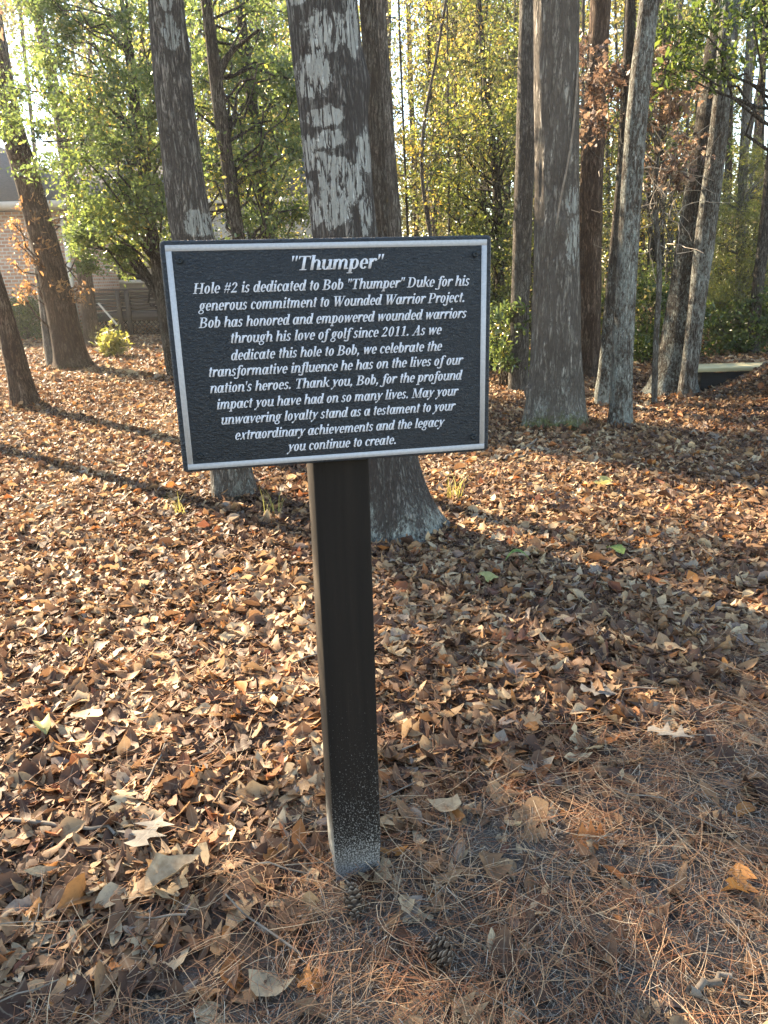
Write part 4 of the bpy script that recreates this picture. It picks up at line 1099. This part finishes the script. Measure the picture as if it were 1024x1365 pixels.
m = NT('pine_cone'); nz = m.noise(90)
m.base(m.mix(m.mr(m.attr('tone'), .70, 1.25), m.ramp(nz, [(.3, (.045, .03, .022)), (.7, (.10, .07, .05))]), (.46, .40, .33)), .8, .2)
M['cone'] = m.m
def cone(label, px, py, L_, rad, yaw, pitch):
    p = gnd(px, py); mb = MB(); nrow = 9; cr = np.random.default_rng(int(px))
    Rm = np.array(Matrix.Rotation(yaw, 3, 'Z') @ Matrix.Rotation(pitch, 3, 'X'))
    prof = lambda s: rad * math.sin(math.pi * (0.12 + .80 * s)) ** .8
    n = 10; a = np.arange(n) * 2 * np.pi / n; core = []
    for s in np.linspace(0, 1, 9): core.append(np.c_[.6 * prof(s) * np.cos(a), .6 * prof(s) * np.sin(a), np.full(n, (s - .5) * L_)])
    i = np.arange(8)[:, None] * n; j = np.arange(n)[None]; k = (j + 1) % n
    off = p + np.array([0, 0, rad * .85 + .022])
    mb.add(np.concatenate(core) @ Rm.T + off, np.stack([i + j, i + k, i + n + k, i + n + j], -1).reshape(-1, 4), tone=0)
    for row in range(nrow):
        s = (row + .5) / nrow; pr_ = prof(s); cnt = 6
        for q in range(cnt):
            t = 2 * np.pi * (q + .5 * (row % 2) + row * .13) / cnt
            er = np.array([math.cos(t), math.sin(t), 0]); et = np.array([-math.sin(t), math.cos(t), 0]); ez = np.array([0, 0, 1.])
            c = ez * ((s - .5) * L_ + cr.normal(0, .0012)); t0 = cr.normal(0, .12); er, et = er * math.cos(t0) + et * math.sin(t0), et * math.cos(t0) - er * math.sin(t0); w_ = pr_ * .46 * cr.uniform(.85, 1.1); up = L_ / nrow * cr.uniform(1.0, 1.5); er = er * cr.uniform(.9, 1.15)
            V = [c + er * pr_ * .45 - et * w_ * .5, c + er * pr_ * .45 + et * w_ * .5, c + er * pr_ + et * w_ + ez * up * .6, c + er * pr_ * 1.12 + ez * up, c + er * pr_ - et * w_ + ez * up * .6, c + er * pr_ * 1.0 + ez * up * .15]
            mb.add(np.array(V) @ Rm.T + off, np.array([[0, 1, 2, 5], [0, 5, 4, 0], [5, 2, 3, 4]])[[0, 2]], tone=[0, 0, .8, 1, .8, .35])
            mb.add(np.array([V[0], V[5], V[4]]) @ Rm.T + off, [[0, 1, 2]], tone=[0, .35, .8])
    return put(mb.build('pine_cone', M['cone'], loc=p), label, 'pine cone')
cone('long weathered pine cone standing in the straw at the foot of the post', 473, 1222, .085, .021, .25, -.75)
cone('round brown pine cone in the straw nearest the viewer', 588, 1290, .06, .028, .9, -1.1)
def stick(label, a, b, rad, seed):
    r = RR(seed); p, q = gnd(*a), gnd(*b); t = np.linspace(0, 1, 9)[:, None]
    P = p + (q - p) * t + r.normal(0, .006, (9, 3)); P[:, 2] += .035
    mb = MB(); mb.tube(P, np.linspace(rad, rad * .6, 9) * r.uniform(.85, 1.15, 9), 7)
    return put(mb.build('stick', M['twig'], loc=p, smooth=True), label, 'stick')
stick('thin grey stick pointing at the pale grey oak leaf from the left', (14, 1108), (165, 1121), .0065, 1)
stick('pale stick lying on sunlit litter below the right corner of the plaque', (672, 618), (716, 592), .012, 2)
stick('pale short stick on the ground right of the blotchy slim trunk', (838, 537), (862, 551), .02, 3)
stick('grey stick half buried at the bottom right corner', (918, 1340), (965, 1312), .009, 4)

m = NT('yellow_grass'); m.base(m.ramp(m.attr('tone'), [(0, (.16, .16, .04)), (1, (.42, .36, .10))]), .5, .3); m.translucent((.5, .45, .12), .4); M['grass'] = m.m
def tuft(label, px, py, n, h, seed):
    r = RR(seed); p = gnd(px, py); mb = MB()
    for _ in range(n):
        yaw = r.uniform(0, 6.28); hh = h * r.uniform(.5, 1.1); le = r.uniform(.2, .9) * hh
        b = p + np.array([r.normal(0, .03), r.normal(0, .03), .005]); d = np.array([math.cos(yaw), math.sin(yaw), 0]); sd = np.array([-d[1], d[0], 0]) * .0022
        pts = [b, b + d * le * .3 + np.array([0, 0, hh * .6]), b + d * le + np.array([0, 0, hh])]
        V = [pts[0] - sd, pts[0] + sd, pts[1] - sd, pts[1] + sd, pts[2]]
        tn = r.random(); mb.add(V[:4], [[0, 1, 3, 2]], tone=tn); mb.add([V[2], V[3], V[4]], [[0, 1, 2]], tone=tn)
    return put(mb.build('grass_tuft', M['grass'], loc=p), label, 'grass tuft')
tuft('thin yellow grass tuft by the lichen crusted trunk foot on its right', 606, 668, 26, .22, 1)
tuft('sparse yellow grass blades left of the post under the plaque', 366, 690, 12, .20, 2)
tuft('few bright green grass blades in the litter at the left', 97, 868, 5, .10, 3)
tuft('thin grass tuft at the foot of the furrowed trunk', 240, 690, 12, .18, 4)

# leaves drifted against the trunk feet
FEET = [(.03, 4.45, .21), (-1.07, 5.26, .13), (1.79, 7.6, .29), (2.38, 7.55, .11), (2.5, 8.72, .07), (3.7, 9.7, .22), (3.74, 9.3, .1), (-4.5, 9.72, .2), (-5.8, 14.4, .34)]
for fx, fy, fr in FEET:
    n = int(260 * (fr + .12) / .3); a = rng.uniform(0, 6.283, n); d = np.abs(rng.normal(0, .13, n))
    x, y = fx + (fr + d) * np.cos(a), fy + (fr + d) * np.sin(a)
    z = height(x, y) + .02 + rng.random(n) * .07 * np.exp(-d / .1)
    scatter(LIT, pm, np.c_[x, y, z], rng.uniform(.04, .1, n) * (1 if fy < 6 else 1.2), rot_mats(rng, n, .6), tones(n, rng, -.04))
mb = LIT
put(mb.build('leaf_litter', M['litter'], smooth=True), 'thick litter of curled brown and tan fallen leaves covering the woodland floor', 'leaf litter', kind='stuff')


tw_ = MB(); n = 190
for _ in range(n):
    y = rng.uniform(.9, 6.5); x = rng.uniform(-1, 1) * (y * .53 + .6); yaw = rng.uniform(0, 3.14); L_ = rng.uniform(.05, .28); t = np.linspace(-.5, .5, 5)
    zz0 = float(height(np.array([x]), np.array([y]))[0]) + rng.uniform(.015, .045)
    P = np.c_[x + L_ * t * math.cos(yaw), y + L_ * t * math.sin(yaw), zz0 + t * rng.normal(0, .02)] + rng.normal(0, .004, (5, 3))
    tw_.tube(P, rng.uniform(.0009, .0036) * np.linspace(1.1, .7, 5), 5)
put(tw_.build('fallen_twigs', M['twig'], smooth=True), 'small broken twigs scattered through the leaf litter', 'twigs', kind='stuff')

# ------------------------------------------------------------------ sunlit air
m = NT('haze'); m.t.nodes.remove(m.b)
v = m.n('ShaderNodeVolumePrincipled'); v.inputs['Density'].default_value = .0009
v.inputs['Color'].default_value = (.97, .96, .93, 1); v.inputs['Anisotropy'].default_value = .55
m.l(v.outputs[0], m.out.inputs['Volume'])
mb = MB(); mb.box((0, 30, 11), (130, 100, 25)); put(mb.build('haze', m.m), kind='stuff')
sc.cycles.volume_bounces = 0
sc.cycles.volume_step_rate = 4
